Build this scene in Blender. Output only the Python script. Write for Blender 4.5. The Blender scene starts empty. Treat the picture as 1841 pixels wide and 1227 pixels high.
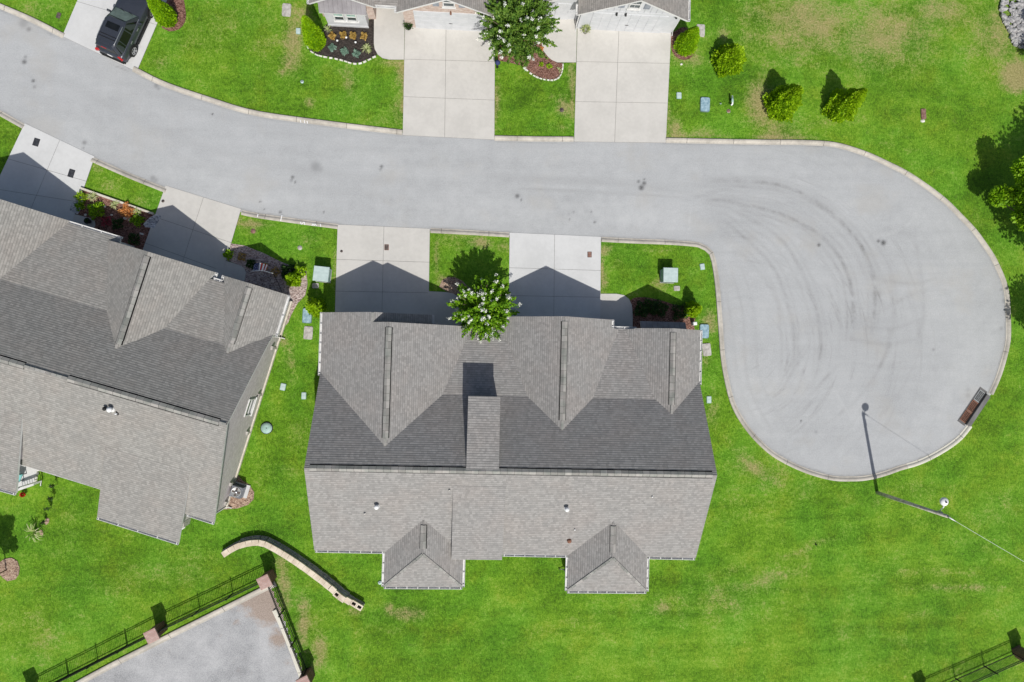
import bpy, bmesh, math, random
import numpy as np
from mathutils import Vector, Matrix
R_ = math.radians
SC = bpy.context.scene
COL = SC.collection
random.seed(7)

# ------------------------------------------------------------------ camera (drone, about 46 m up, nearly straight down)
W0, H0, FPX, HC = 1841.0, 1227.0, 1226.0, 46.0
CX, CY = 920.5, 613.5
_d = Vector((845.0 - CX, -(640.0 - CY), -FPX)).normalized()
CAMR = _d.rotation_difference(Vector((0, 0, -1))).to_matrix()
cam = bpy.data.cameras.new('camera')
cam.sensor_fit = 'HORIZONTAL'; cam.sensor_width = 36.0
cam.lens = FPX / W0 * 36.0
cam.clip_start = 0.5; cam.clip_end = 2000
camo = bpy.data.objects.new('camera', cam); COL.objects.link(camo)
camo.matrix_world = Matrix.Translation((0, 0, HC)) @ CAMR.to_4x4()
SC.camera = camo

def at(px, py, z=0.0):
    """survey helper: where a photo point lies in the world when its height is known"""
    r = CAMR @ Vector((px - CX, -(py - CY), -FPX))
    return Vector((0, 0, HC)) + r * ((z - HC) / r.z)
def g2(px, py, z=0.0):
    p = at(px, py, z); return (p.x, p.y)

# ------------------------------------------------------------------ sky, sun, exposure
SUN_EL = R_(51.3)
sdir = Vector((0.172, -0.985, 0)).normalized() * math.cos(SUN_EL) + Vector((0, 0, math.sin(SUN_EL)))
w = bpy.data.worlds.new('World'); SC.world = w; w.use_nodes = True
nt = w.node_tree; nt.nodes.clear()
sky = nt.nodes.new('ShaderNodeTexSky'); sky.sky_type = 'NISHITA'; sky.sun_disc = False
sky.sun_elevation = SUN_EL; sky.dust_density = 2.5; sky.sun_rotation = math.atan2(sdir.x, sdir.y)
bg = nt.nodes.new('ShaderNodeBackground'); bg.inputs[1].default_value = 0.085
wo = nt.nodes.new('ShaderNodeOutputWorld')
nt.links.new(sky.outputs[0], bg.inputs[0]); nt.links.new(bg.outputs[0], wo.inputs[0])
sl = bpy.data.lights.new('sun', 'SUN'); sl.energy = 4.2; sl.angle = R_(0.53); sl.color = (1.0, 0.965, 0.91)
so = bpy.data.objects.new('sun', sl); COL.objects.link(so)
so.rotation_euler = (-sdir).to_track_quat('-Z', 'Y').to_euler(); so.location = sdir * 120
SC.view_settings.view_transform = 'Standard'; SC.view_settings.look = 'None'
SC.view_settings.exposure = 0.0; SC.view_settings.gamma = 1.0
try: SC.view_settings.use_curve_mapping = False
except Exception: pass

TURN = at(1330, 620)
# ------------------------------------------------------------------ materials
class NT:
    def __init__(s, name):
        s.m = bpy.data.materials.new(name); s.m.use_nodes = True
        s.t = s.m.node_tree; s.t.nodes.clear()
        s.out = s.n('ShaderNodeOutputMaterial'); s.b = s.n('ShaderNodeBsdfPrincipled')
        s.l(s.b.outputs[0], s.out.inputs[0])
        s.set(s.b, 'Specular IOR Level', 0.25)
    def n(s, ty, **kw):
        n = s.t.nodes.new(ty)
        for k, v in kw.items(): setattr(n, k, v)
        return n
    def l(s, a, b): s.t.links.new(a, b)
    def set(s, n, key, v):
        if hasattr(v, 'is_output') or isinstance(v, bpy.types.NodeSocket): s.l(v, n.inputs[key])
        else: n.inputs[key].default_value = v
    def pos(s): return s.n('ShaderNodeNewGeometry').outputs['Position']
    def obj(s): return s.n('ShaderNodeTexCoord').outputs['Object']
    def uv(s): return s.n('ShaderNodeTexCoord').outputs['UV']
    def island(s): return s.n('ShaderNodeNewGeometry').outputs['Random Per Island']
    def attr(s, name): return s.n('ShaderNodeAttribute', attribute_name=name).outputs['Fac']
    def noise(s, vec, scale, detail=4, rough=.6, dim='3D'):
        n = s.n('ShaderNodeTexNoise'); s.set(n, 'Vector', vec); s.set(n, 'Scale', scale)
        s.set(n, 'Detail', detail); s.set(n, 'Roughness', rough); return n.outputs['Fac']
    def math(s, op, a, b=0.0, clamp=False):
        n = s.n('ShaderNodeMath', operation=op, use_clamp=clamp); s.set(n, 0, a); s.set(n, 1, b); return n.outputs[0]
    def sm(s, v, a, b):
        n = s.n('ShaderNodeMapRange', interpolation_type='SMOOTHSTEP'); s.set(n, 'Value', v)
        s.set(n, 'From Min', a); s.set(n, 'From Max', b); return n.outputs[0]
    def mix(s, f, a, b, mode='MIX'):
        n = s.n('ShaderNodeMix', data_type='RGBA', blend_type=mode); s.set(n, 0, f)
        for k, v in ((6, a), (7, b)):
            if isinstance(v, tuple): v = (*v[:3], 1.0)
            s.set(n, k, v)
        return n.outputs[2]
    def ramp(s, f, stops):
        n = s.n('ShaderNodeValToRGB'); s.l(f, n.inputs[0]); e = n.color_ramp.elements
        while len(e) < len(stops): e.new(0.5)
        for x, (p, c) in zip(e, stops): x.position = p; x.color = (*c[:3], 1)
        return n.outputs[0]
    def vmap(s, vec, scale=(1, 1, 1), rot=(0, 0, 0), loc=(0, 0, 0)):
        n = s.n('ShaderNodeMapping'); s.l(vec, n.inputs[0]); s.set(n, 'Scale', scale); s.set(n, 'Rotation', rot); s.set(n, 'Location', loc)
        return n.outputs[0]
    def bump(s, h, strength=.4, dist=.02):
        n = s.n('ShaderNodeBump'); s.set(n, 'Height', h); s.set(n, 'Strength', strength); s.set(n, 'Distance', dist)
        s.l(n.outputs[0], s.b.inputs['Normal'])
    def done(s, col, rough=.8, metal=0.0):
        if isinstance(col, tuple): col = (*col[:3], 1.0)
        s.set(s.b, 'Base Color', col); s.set(s.b, 'Roughness', rough); s.set(s.b, 'Metallic', metal)
        return s.m

def speck(name, c0, c1, scale=8, rough=.85, bump=0.0, lo=.35, hi=.65, detail=5, world=False, metal=0.0, spec=None):
    q = NT(name); v = q.pos() if world else q.obj()
    f = q.noise(v, scale, detail)
    if bump: q.bump(f, bump, .03)
    if spec is not None: q.set(q.b, 'Specular IOR Level', spec)
    return q.done(q.mix(q.sm(f, lo, hi), c0, c1), rough, metal)

def make_lawn():
    q = NT('lawn_grass'); p = q.pos()
    def c(f, g): return q.math('MULTIPLY', q.math('SUBTRACT', f, .5), g)
    def add(*L):
        r = L[0]
        for x in L[1:]: r = q.math('ADD', r, x)
        return r
    big = q.noise(p, .13, 3, .55); mid = q.noise(p, .75, 5, .62); fine = q.noise(p, 4.5, 5, .7); tiny = q.noise(p, 14, 4, .75)
    st = q.noise(q.vmap(p, (.13, 1.2, 1), (0, 0, R_(-17))), 1.0, 5, .65)
    wob = q.n('ShaderNodeTexNoise'); q.l(p, wob.inputs['Vector']); q.set(wob, 'Scale', .12)
    fib = q.noise(q.vmap(p, (11, 4, 1), (0, 0, R_(35))), 1.0, 4, .75)
    t = add(.47, c(big, .62), c(mid, .62), q.math('MULTIPLY', c(st, 1.0), q.math('ADD', .38, q.math('MULTIPLY', q.attr('mow'), .32))), c(fine, .95), c(tiny, 1.25), c(fib, .75), q.math('MULTIPLY', q.attr('lush'), -.17))
    col = q.ramp(t, [(.10, (.040, .098, .003)), (.32, (.078, .180, .006)), (.50, (.122, .265, .011)), (.68, (.184, .332, .022)), (.92, (.280, .395, .060))])
    hue = q.sm(q.noise(p, .21, 4, .6), .40, .62)
    col = q.mix(q.math('MULTIPLY', hue, .34), col, q.mix(1.0, col, (.62, 1.05, 1.5), 'MULTIPLY'))
    yel = q.sm(q.noise(p, .45, 6, .7), .47, .68)
    col = q.mix(q.math('MULTIPLY', yel, .42), col, q.mix(1.0, col, (1.55, 1.02, 1.3), 'MULTIPLY'))
    pale = q.sm(add(q.noise(p, 1.7, 6, .75), c(tiny, .5)), .55, .80)
    col = q.mix(q.math('MULTIPLY', pale, .38), col, (.235, .295, .075))
    d = add(q.attr('dry'), .02, c(mid, 1.7), c(fine, 1.7), c(tiny, 1.5), c(big, .4))
    straw = q.ramp(q.noise(p, 9, 4), [(.3, (.22, .175, .075)), (.5, (.33, .26, .125)), (.7, (.45, .37, .20))])
    col = q.mix(q.math('MULTIPLY', q.sm(d, .22, 1.15), .80), col, straw)
    q.bump(q.math('ADD', fine, tiny), .6, .08)
    return q.done(col, .95)

def make_asphalt():
    q = NT('asphalt'); p = q.pos()
    def c(f, g): return q.math('MULTIPLY', q.math('SUBTRACT', f, .5), g)
    big = q.noise(p, .16, 4, .6); mid = q.noise(p, 1.1, 6, .68); fine = q.noise(p, 14, 4, .75)
    st = q.noise(q.vmap(p, (.10, 1.5, 1), (0, 0, R_(2))), 1.0, 5, .65)
    # faint sweep lines where cars turn: noise stretched round the turning centre
    s = q.n('ShaderNodeSeparateXYZ'); q.l(q.vmap(p, loc=(-TURN[0], -TURN[1], 0)), s.inputs[0])
    an = q.math('ARCTAN2', s.outputs[1], s.outputs[0])
    rd = q.math('SQRT', q.math('ADD', q.math('MULTIPLY', s.outputs[0], s.outputs[0]), q.math('MULTIPLY', s.outputs[1], s.outputs[1])))
    cv = q.n('ShaderNodeCombineXYZ'); q.l(q.math('MULTIPLY', an, 1.6), cv.inputs[0]); q.l(q.math('MULTIPLY', rd, 1.9), cv.inputs[1])
    sw = q.sm(q.noise(cv.outputs[0], 1.0, 5, .7), .50, .72)
    t = q.math('ADD', .5, c(big, .5)); t = q.math('ADD', t, c(mid, .5)); t = q.math('ADD', t, c(st, .32)); t = q.math('ADD', t, c(fine, 1.0))
    col = q.ramp(t, [(.18, (.300, .308, .313)), (.5, (.378, .389, .395)), (.82, (.458, .468, .471))])
    warm = q.sm(q.noise(p, .3, 3), .52, .72)
    col = q.mix(q.math('MULTIPLY', warm, .35), col, (.385, .37, .34))
    wear = q.math('ADD', q.attr('wear'), q.math('MULTIPLY', q.math('MULTIPLY', sw, q.attr('sweep')), .60))
    wr = q.math('MULTIPLY', wear, q.math('ADD', .55, c(mid, 3.2)), True)
    col = q.mix(wr, col, (.17, .168, .165))
    col = q.mix(q.math('MULTIPLY', q.attr('pale'), q.math('ADD', .5, c(mid, 2.5)), True), col, (.47, .48, .48))
    col = q.mix(q.math('MULTIPLY', q.attr('stain'), q.math('ADD', .9, c(fine, 2.0)), True), col, (.045, .045, .045))
    q.bump(fine, .25, .01)
    return q.done(col, .9)

def make_shingle(name, tint, rowh=.145, dark=.5, base=None):
    q = NT(name); uv = q.uv()
    s = q.n('ShaderNodeSeparateXYZ'); q.l(uv, s.inputs[0])
    vv = q.math('DIVIDE', s.outputs[1], rowh); row = q.math('FLOOR', vv); fr = q.math('FRACT', vv)
    wn = q.n('ShaderNodeTexWhiteNoise', noise_dimensions='1D'); q.l(row, wn.inputs['W'])
    uu = q.math('ADD', q.math('DIVIDE', s.outputs[0], .17), q.math('MULTIPLY', wn.outputs[0], 7.0))
    cell = q.math('FLOOR', uu)
    cv = q.n('ShaderNodeCombineXYZ'); q.l(cell, cv.inputs[0]); q.l(row, cv.inputs[1])
    w2 = q.n('ShaderNodeTexWhiteNoise', noise_dimensions='2D'); q.l(cv.outputs[0], w2.inputs['Vector'])
    col = q.ramp(w2.outputs[0], [(0, (.238, .232, .225)), (.3, (.262, .255, .247)), (.65, (.283, .275, .266)), (1, (.318, .309, .299))])
    big = q.noise(uv, .35, 4, .6)
    col = q.mix(q.math('MULTIPLY', q.sm(big, .42, .66), .45), col, q.mix(1.0, col, (1.07, 1.0, .965), 'MULTIPLY'))
    col = q.mix(.85, col, q.ramp(q.noise(uv, 12, 4, .7), [(.3, (.84, .84, .84)), (.7, (1.14, 1.14, 1.14))]), 'MULTIPLY')
    col = q.mix(1.0, col, tint, 'MULTIPLY')
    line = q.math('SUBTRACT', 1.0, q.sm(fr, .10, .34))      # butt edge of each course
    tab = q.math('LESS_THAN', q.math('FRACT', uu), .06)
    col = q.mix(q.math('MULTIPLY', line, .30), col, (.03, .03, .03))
    q.bump(w2.outputs[0], .35, .008)
    return q.done(col, .95)

def make_brick(name, c0, c1, c2, mortar, sx=.21, sy=.075):
    q = NT(name); uv = q.uv()
    b = q.n('ShaderNodeTexBrick'); q.l(uv, b.inputs['Vector']); q.set(b, 'Scale', 1.0)
    q.set(b, 'Brick Width', sx); q.set(b, 'Row Height', sy); q.set(b, 'Mortar Size', .008)
    q.set(b, 'Color1', (0, 0, 0, 1)); q.set(b, 'Color2', (1, 1, 1, 1)); q.set(b, 'Mortar', (.5, .5, .5, 1)); q.set(b, 'Bias', 0.0)
    cells = q.ramp(b.outputs['Color'], [(0, c0), (.5, c1), (1, c2)])
    cells = q.mix(.5, cells, q.ramp(q.noise(uv, 5, 5), [(.3, c0), (.7, c2)]))
    q.bump(b.outputs['Fac'], -.4, .01)
    return q.done(q.mix(b.outputs['Fac'], cells, mortar), .9)

def make_concrete(name, c, grime=.12):
    q = NT(name); p = q.pos()
    a = q.noise(p, .55, 5, .6); b = q.noise(p, 4, 5, .65); f = q.noise(p, 40, 2)
    t = q.math('ADD', q.math('MULTIPLY', a, .55), q.math('ADD', q.math('MULTIPLY', b, .3), q.math('MULTIPLY', f, .15)))
    lo = tuple(x * (1 - grime) for x in c); hi = tuple(min(1, x * (1 + grime * .6)) for x in c)
    st = q.sm(q.noise(p, 1.3, 6, .7), .60, .78)
    col = q.mix(q.sm(t, .36, .62), lo, hi)
    col = q.mix(q.math('MULTIPLY', st, .22), col, tuple(x * .72 for x in c))
    q.bump(f, .12, .005)
    return q.done(col, .85)

def make_leaf(name, cols, trans=.25, rough=.55):
    q = NT(name)
    col = q.ramp(q.island(), [(i / max(1, len(cols) - 1), c) for i, c in enumerate(cols)])
    cl = q.noise(q.obj(), 1.6, 3)
    col = q.mix(.55, col, q.ramp(cl, [(.35, (.62, .70, .6)), (.65, (1.25, 1.18, 1.1))]), 'MULTIPLY')
    q.done(col, rough)
    tr = q.n('ShaderNodeBsdfTranslucent'); q.l(col, tr.inputs[0])
    mx = q.n('ShaderNodeMixShader'); mx.inputs[0].default_value = trans
    q.l(q.b.outputs[0], mx.inputs[1]); q.l(tr.outputs[0], mx.inputs[2]); q.l(mx.outputs[0], q.out.inputs[0])
    return q.m

def make_mulch(name, cols, sc=14, extra=None):
    q = NT(name); p = q.pos()
    v = q.n('ShaderNodeTexVoronoi'); q.l(q.vmap(p, (1, 1.7, 1), (0, 0, .5)), v.inputs['Vector']); q.set(v, 'Scale', sc)
    s = q.n('ShaderNodeSeparateColor'); q.l(v.outputs['Color'], s.inputs[0])
    col = q.ramp(s.outputs[0], [(i / (len(cols) - 1), c) for i, c in enumerate(cols)])
    col = q.mix(.6, col, q.ramp(q.noise(p, 2.2, 5), [(.3, (.65, .65, .65)), (.7, (1.25, 1.25, 1.25))]), 'MULTIPLY')
    q.bump(v.outputs['Distance'], .8, .05)
    return q.done(col, .95)

MT = dict(
    lawn=make_lawn(), asphalt=make_asphalt(),
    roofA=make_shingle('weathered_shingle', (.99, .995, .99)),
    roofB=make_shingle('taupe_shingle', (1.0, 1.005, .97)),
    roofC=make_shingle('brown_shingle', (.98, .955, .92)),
    ridgecap=make_leaf('ridge_cap_shingle', [(.21, .207, .203), (.27, .265, .26), (.33, .325, .318)], 0.0, .95),
    concrete=make_concrete('driveway_concrete', (.512, .498, .466), .08),
    concreteW=make_concrete('bright_concrete', (.545, .55, .545), .07),
    kerb=make_concrete('kerb_concrete', (.44, .412, .36), .26),
    kerbnew=make_concrete('new_kerb_concrete', (.60, .58, .50), .10),
    kerbold=make_concrete('drain_concrete', (.16, .157, .155), .3),
    joint=speck('joint_filler', (.10, .095, .085), (.16, .15, .14), 6, world=True),
    white=speck('white_paint', (.72, .73, .74), (.82, .82, .82), 3, .5),
    trim=speck('trim_white', (.56, .56, .55), (.66, .66, .65), 2.5, .5),
    siding=speck('white_siding', (.50, .515, .53), (.56, .57, .585), 2, .55),
    dark=speck('dark_metal', (.012, .012, .013), (.03, .03, .03), 6, .6),
    black=speck('black_iron', (.008, .009, .01), (.02, .022, .022), 9, .55),
    ventdark=speck('gap_shade', (.006, .006, .006), (.014, .014, .014), 9, .9),  # near-black colour standing in for shade in gaps and holes
    glass=speck('window_glass', (.03, .045, .05), (.06, .08, .085), 2, .06, spec=.8),
    glassgreen=speck('window_glass_pale', (.25, .40, .36), (.36, .50, .45), 2, .1, spec=.8),
    shutter=speck('grey_shutter', (.20, .22, .25), (.28, .30, .33), 5, .6),
    seam=speck('standing_seam_metal', (.17, .162, .172), (.22, .212, .222), 1.5, .5, metal=.2),
    brickP=make_brick('pale_red_brick', (.30, .17, .13), (.46, .34, .28), (.60, .52, .46), (.52, .48, .43)),
    brickG=make_brick('grey_brown_brick', (.35, .31, .315), (.50, .455, .46), (.66, .61, .615), (.58, .54, .545)),
    brickR=make_brick('dark_red_brick', (.10, .045, .03), (.19, .085, .06), (.28, .14, .10), (.24, .20, .17)),
    capbrick=make_brick('cap_brick', (.34, .20, .16), (.44, .29, .24), (.52, .37, .32), (.30, .26, .27), .2, .1),
    foundation=speck('pale_foundation', (.50, .46, .38), (.62, .58, .50), 4, .9),
    green=speck('utility_green', (.26, .40, .36), (.34, .48, .44), 5, .6),
    greenlite=speck('cabinet_green', (.40, .50, .48), (.47, .57, .55), 3, .5),
    greendark=speck('cabinet_side_green', (.10, .16, .14), (.15, .21, .19), 4, .6),
    lidblue=speck('vault_lid_blue', (.15, .26, .32), (.33, .46, .52), 7, .7, lo=.3, hi=.7),
    lidgrey=speck('grey_lid', (.30, .285, .26), (.50, .48, .45), 6, .9, lo=.3, hi=.7),
    liddark=speck('iron_lid', (.06, .05, .045), (.13, .10, .09), 10, .7),
    lidblack=speck('black_cover', (.022, .024, .03), (.045, .048, .055), 10, .7),
    lidbrown=speck('rust_lid', (.16, .085, .065), (.27, .16, .13), 9, .8),
    rust=speck('rusty_iron', (.17, .08, .05), (.26, .13, .09), 12, .8),
    acgrey=speck('painted_grey_steel', (.13, .14, .16), (.20, .21, .235), 5, .5),
    steel=speck('galvanised_steel', (.30, .31, .31), (.44, .45, .45), 9, .5, metal=.5),
    plastic=speck('white_plastic', (.70, .72, .72), (.8, .8, .8), 4, .4),
    wood=speck('weathered_wood', (.36, .33, .29), (.62, .57, .50), 4, .9),
    bark=speck('bark', (.12, .085, .06), (.26, .20, .15), 7, .95, bump=.4),
    mulchR=make_mulch('red_mulch', [(.075, .035, .025), (.16, .075, .055), (.25, .13, .10), (.33, .20, .16)]),
    mulchB=make_mulch('black_mulch', [(.022, .018, .016), (.045, .038, .034), (.075, .062, .055)]),
    mulchT=make_mulch('tan_mulch', [(.16, .10, .075), (.30, .20, .15), (.42, .30, .22), (.52, .40, .30)]),
    gravelP=make_mulch('pink_gravel', [(.18, .13, .12), (.33, .25, .23), (.46, .37, .34), (.55, .47, .44)], 11),
    gravelG=make_mulch('grey_gravel', [(.22, .23, .25), (.42, .43, .45), (.62, .62, .63)], 8),
    cap=speck('cream_block', (.52, .44, .34), (.68, .60, .48), 1.6, .9, world=True),
    block=speck('dark_block_face', (.24, .235, .23), (.42, .41, .40), 5, .95, bump=.6),
    stone=speck('white_edging_stone', (.55, .53, .48), (.76, .74, .69), 5, .9),
    rock=speck('pale_rock', (.24, .235, .235), (.44, .435, .425), 5, .9, bump=.5),
    carpaint=speck('charcoal_car_paint', (.060, .068, .085), (.068, .076, .094), 2, .28, metal=.5, spec=.6),
    cardark=speck('black_trim', (.012, .012, .013), (.02, .02, .02), 6, .5),
    carglass=speck('tinted_car_glass', (.006, .007, .007), (.012, .013, .013), 1, .12, spec=.45),
    screen=speck('windscreen_glass', (.10, .14, .13), (.17, .23, .21), 2.5, .08, spec=.9),
    chrome=speck('brushed_alloy', (.45, .46, .48), (.6, .6, .62), 5, .3, metal=.8),
    redlens=speck('red_lamp_lens', (.35, .015, .02), (.5, .03, .03), 6, .2),
    tyre=speck('tyre_rubber', (.012, .012, .012), (.022, .022, .022), 8, .8),
    red=speck('red_plastic', (.5, .03, .02), (.6, .05, .03), 5, .5),
    blue=speck('flag_blue', (.03, .04, .12), (.04, .05, .15), 5, .8),
    teal=speck('teal_fabric', (.15, .42, .42), (.22, .5, .5), 5, .8),
    orangef=make_leaf('orange_foliage', [(.55, .20, .05), (.70, .32, .10), (.80, .42, .18)]),
    ochre=make_leaf('ochre_foliage', [(.36, .22, .05), (.50, .33, .09), (.58, .42, .14)]),
    bluef=make_leaf('bluegreen_foliage', [(.12, .22, .17), (.20, .32, .26), (.28, .40, .33)]),
    palef=make_leaf('pale_blades', [(.30, .38, .14), (.44, .50, .22), (.56, .58, .34)]),
    limef=make_leaf('lime_foliage', [(.20, .38, .006), (.34, .56, .010), (.48, .70, .02)], .4),
    limef2=make_leaf('lime_scale_foliage', [(.18, .36, .004), (.28, .51, .006), (.38, .62, .010)], .3),
    myrtle=make_leaf('myrtle_foliage', [(.08, .20, .010), (.14, .33, .012), (.22, .45, .016), (.32, .55, .025)], .35),
    myrtleD=make_leaf('myrtle_foliage_dark', [(.06, .15, .022), (.11, .23, .028), (.17, .30, .04), (.25, .40, .065)], .4),
    oak=make_leaf('oak_foliage', [(.14, .30, .008), (.25, .48, .012), (.38, .62, .02)], .4),
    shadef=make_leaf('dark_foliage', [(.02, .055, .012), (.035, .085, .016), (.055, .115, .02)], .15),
    burgundy=make_leaf('burgundy_foliage', [(.06, .01, .015), (.12, .02, .03)]),
    pinkf=make_leaf('pink_bloom', [(.35, .05, .08), (.5, .1, .13)]),
    flower=make_leaf('white_blossom', [(.70, .72, .70), (.85, .85, .82)], .2),
)
# ------------------------------------------------------------------ helpers
def tag(o, label=None, cat=None, group=None, kind=None):
    if label: o['label'] = label
    if cat: o['category'] = cat
    if group: o['group'] = group
    if kind: o['kind'] = kind
    return o

def empty(name, loc=(0, 0, 0), rz=0.0, label=None, cat=None, group=None):
    o = bpy.data.objects.new(name, None); COL.objects.link(o)
    o.location = loc; o.rotation_euler = (0, 0, rz); o.empty_display_size = .3
    return tag(o, label, cat, group)

class MB:
    """collects shapes and links them as ONE mesh object"""
    def __init__(s): s.v = []; s.f = []; s.mi = []; s.uv = {}; s.smooth = set()
    def face(s, pts, m=0, uv=False, smooth=False):
        b = len(s.v); s.v += [tuple(p) for p in pts]; i = len(s.f)
        s.f.append(tuple(range(b, b + len(pts)))); s.mi.append(m)
        if smooth: s.smooth.add(i)
        return i
    def mesh(s, V, F, m=0, smooth=False):
        b = len(s.v); s.v += [tuple(p) for p in V]
        for f in F:
            if smooth: s.smooth.add(len(s.f))
            s.f.append(tuple(i + b for i in f)); s.mi.append(m)
    def box(s, c, size, rz=0.0, m=0, taper=1.0, bevel=0.0):
        hx, hy, hz = size[0] / 2, size[1] / 2, size[2] / 2
        cs, sn = math.cos(rz), math.sin(rz)
        def ring(k, z, ins):
            q = []
            for sx, sy in ((-1, -1), (1, -1), (1, 1), (-1, 1)):
                x, y = sx * (hx * k - ins), sy * (hy * k - ins)
                q.append((c[0] + x * cs - y * sn, c[1] + x * sn + y * cs, c[2] + z))
            return q
        rings = [ring(1, -hz, 0)]
        if bevel: rings += [ring(taper, hz - bevel, 0), ring(taper, hz, bevel)]
        else: rings += [ring(taper, hz, 0)]
        V = sum(rings, []); F = [(3, 2, 1, 0)]
        for k in range(len(rings) - 1):
            for i in range(4):
                j = (i + 1) % 4; F.append((k * 4 + i, k * 4 + j, k * 4 + 4 + j, k * 4 + 4 + i))
        n = len(V) - 4; F.append((n, n + 1, n + 2, n + 3))
        s.mesh(V, F, m)
    def bar(s, a, b, wd, ht, m=0):
        a, b = Vector(a), Vector(b); d = (b - a)
        if d.length < 1e-6: return
        d.normalize(); up = Vector((0, 0, 1)) if abs(d.z) < .95 else Vector((0, 1, 0))
        x = d.cross(up).normalized() * wd / 2; y = x.cross(d).normalized() * ht / 2
        V = [p + sx * x + sy * y for p in (a, b) for sx, sy in ((-1, -1), (1, -1), (1, 1), (-1, 1))]
        s.mesh(V, [(3, 2, 1, 0), (4, 5, 6, 7)] + [(i, (i + 1) % 4, 4 + (i + 1) % 4, 4 + i) for i in range(4)], m)
    def tube(s, pts, radii, n=8, m=0, cap=True):
        pts = [Vector(p) for p in pts]; V = []; F = []
        if not hasattr(radii, '__len__'): radii = [radii] * len(pts)
        for i, p in enumerate(pts):
            d = (pts[min(i + 1, len(pts) - 1)] - pts[max(i - 1, 0)]).normalized()
            up = Vector((0, 0, 1)) if abs(d.z) < .9 else Vector((1, 0, 0))
            x = d.cross(up).normalized(); y = x.cross(d)
            for k in range(n):
                a = 2 * math.pi * k / n; V.append(p + (x * math.cos(a) + y * math.sin(a)) * radii[i])
        for i in range(len(pts) - 1):
            for k in range(n):
                j = (k + 1) % n; F.append((i * n + k, i * n + j, i * n + n + j, i * n + n + k))
        if cap: F += [tuple(reversed(range(n))), tuple(range((len(pts) - 1) * n, len(pts) * n))]
        s.mesh(V, F, m, True)
    def lathe(s, prof, n=16, c=(0, 0, 0), m=0, smooth=True):
        V = []; F = []
        for r, z in prof:
            for k in range(n):
                a = 2 * math.pi * k / n; V.append((c[0] + r * math.cos(a), c[1] + r * math.sin(a), c[2] + z))
        for i in range(len(prof) - 1):
            for k in range(n):
                j = (k + 1) % n; F.append((i * n + k, i * n + j, i * n + n + j, i * n + n + k))
        F += [tuple(reversed(range(n))), tuple(range((len(prof) - 1) * n, len(prof) * n))]
        s.mesh(V, F, m, smooth)
    def prism(s, poly, z0, z1, m=0, mside=None, bevel=0.0):
        """poly: CCW list of (x,y)"""
        n = len(poly); ms = m if mside is None else mside
        s.face([(x, y, z1) for x, y in poly], m); s.face([(x, y, z0) for x, y in reversed(poly)], ms)
        for i in range(n):
            a, b = poly[i], poly[(i + 1) % n]
            s.face([(a[0], a[1], z0), (b[0], b[1], z0), (b[0], b[1], z1), (a[0], a[1], z1)], ms)
    def planar_uv(s, ids):
        """UV in metres laid out on each face: u level, v up the slope"""
        for i in ids:
            P = [Vector(s.v[k]) for k in s.f[i]]
            nrm = Vector((0, 0, 0))
            for k in range(len(P)):
                a, b = P[k], P[(k + 1) % len(P)]
                nrm += Vector(((a.y - b.y) * (a.z + b.z), (a.z - b.z) * (a.x + b.x), (a.x - b.x) * (a.y + b.y)))
            if nrm.length < 1e-9: nrm = Vector((0, 0, 1))
            nrm.normalize(); u = Vector((0, 0, 1)).cross(nrm)
            u = u.normalized() if u.length > 1e-4 else Vector((1, 0, 0)); vv = nrm.cross(u)
            s.uv[i] = [(p.dot(u), p.dot(vv)) for p in P]
    def build(s, name, mats, parent=None, loc=None, rz=0.0, weld=False, alluv=False):
        if not isinstance(mats, (list, tuple)): mats = [mats]
        me = bpy.data.meshes.new(name); me.from_pydata(s.v, [], s.f)
        for m in mats: me.materials.append(MT[m] if isinstance(m, str) else m)
        me.polygons.foreach_set('material_index', s.mi)
        sm = [i in s.smooth for i in range(len(s.f))]; me.polygons.foreach_set('use_smooth', sm)
        if alluv: s.planar_uv(range(len(s.f)))
        if s.uv:
            lay = me.uv_layers.new(name='UVMap')
            for p in me.polygons:
                if p.index in s.uv:
                    for li, t in zip(p.loop_indices, s.uv[p.index]): lay.data[li].uv = t
        me.update(); o = bpy.data.objects.new(name, me); COL.objects.link(o)
        if parent: o.parent = parent
        if loc is not None: o.location = loc
        if rz: o.rotation_euler = (0, 0, rz)
        return o

def copy_thing(o, parent=None):
    c = o.copy(); COL.objects.link(c)
    if parent: c.parent = parent
    for ch in list(o.children): copy_thing(ch, c)
    return c

def spline(pts, step=.35):
    """smooth line through points"""
    P = [Vector((p[0], p[1])) for p in pts]; out = []
    for i in range(len(P) - 1):
        p0 = P[i - 1] if i else P[0] * 2 - P[1]; p1, p2 = P[i], P[i + 1]
        p3 = P[i + 2] if i + 2 < len(P) else P[-1] * 2 - P[-2]
        n = max(1, int((p2 - p1).length / step))
        for k in range(n):
            t = k / n
            out.append(.5 * ((2 * p1) + (p2 - p0) * t + (2 * p0 - 5 * p1 + 4 * p2 - p3) * t * t + (3 * p1 - p0 - 3 * p2 + p3) * t ** 3))
    out.append(P[-1]); return [(p.x, p.y) for p in out]
def px(*L): return [g2(x, y) for x, y in L]
def ccw(poly):
    a = sum(poly[i][0] * poly[(i + 1) % len(poly)][1] - poly[(i + 1) % len(poly)][0] * poly[i][1] for i in range(len(poly)))
    return poly if a > 0 else poly[::-1]
def inside(X, Y, poly):
    r = np.zeros(X.shape, bool); n = len(poly)
    for i in range(n):
        x1, y1 = poly[i]; x2, y2 = poly[(i + 1) % n]
        if y1 == y2: continue
        c = ((y1 > Y) != (y2 > Y)) & (X < (x2 - x1) * (Y - y1) / (y2 - y1) + x1); r ^= c
    return r
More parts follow.
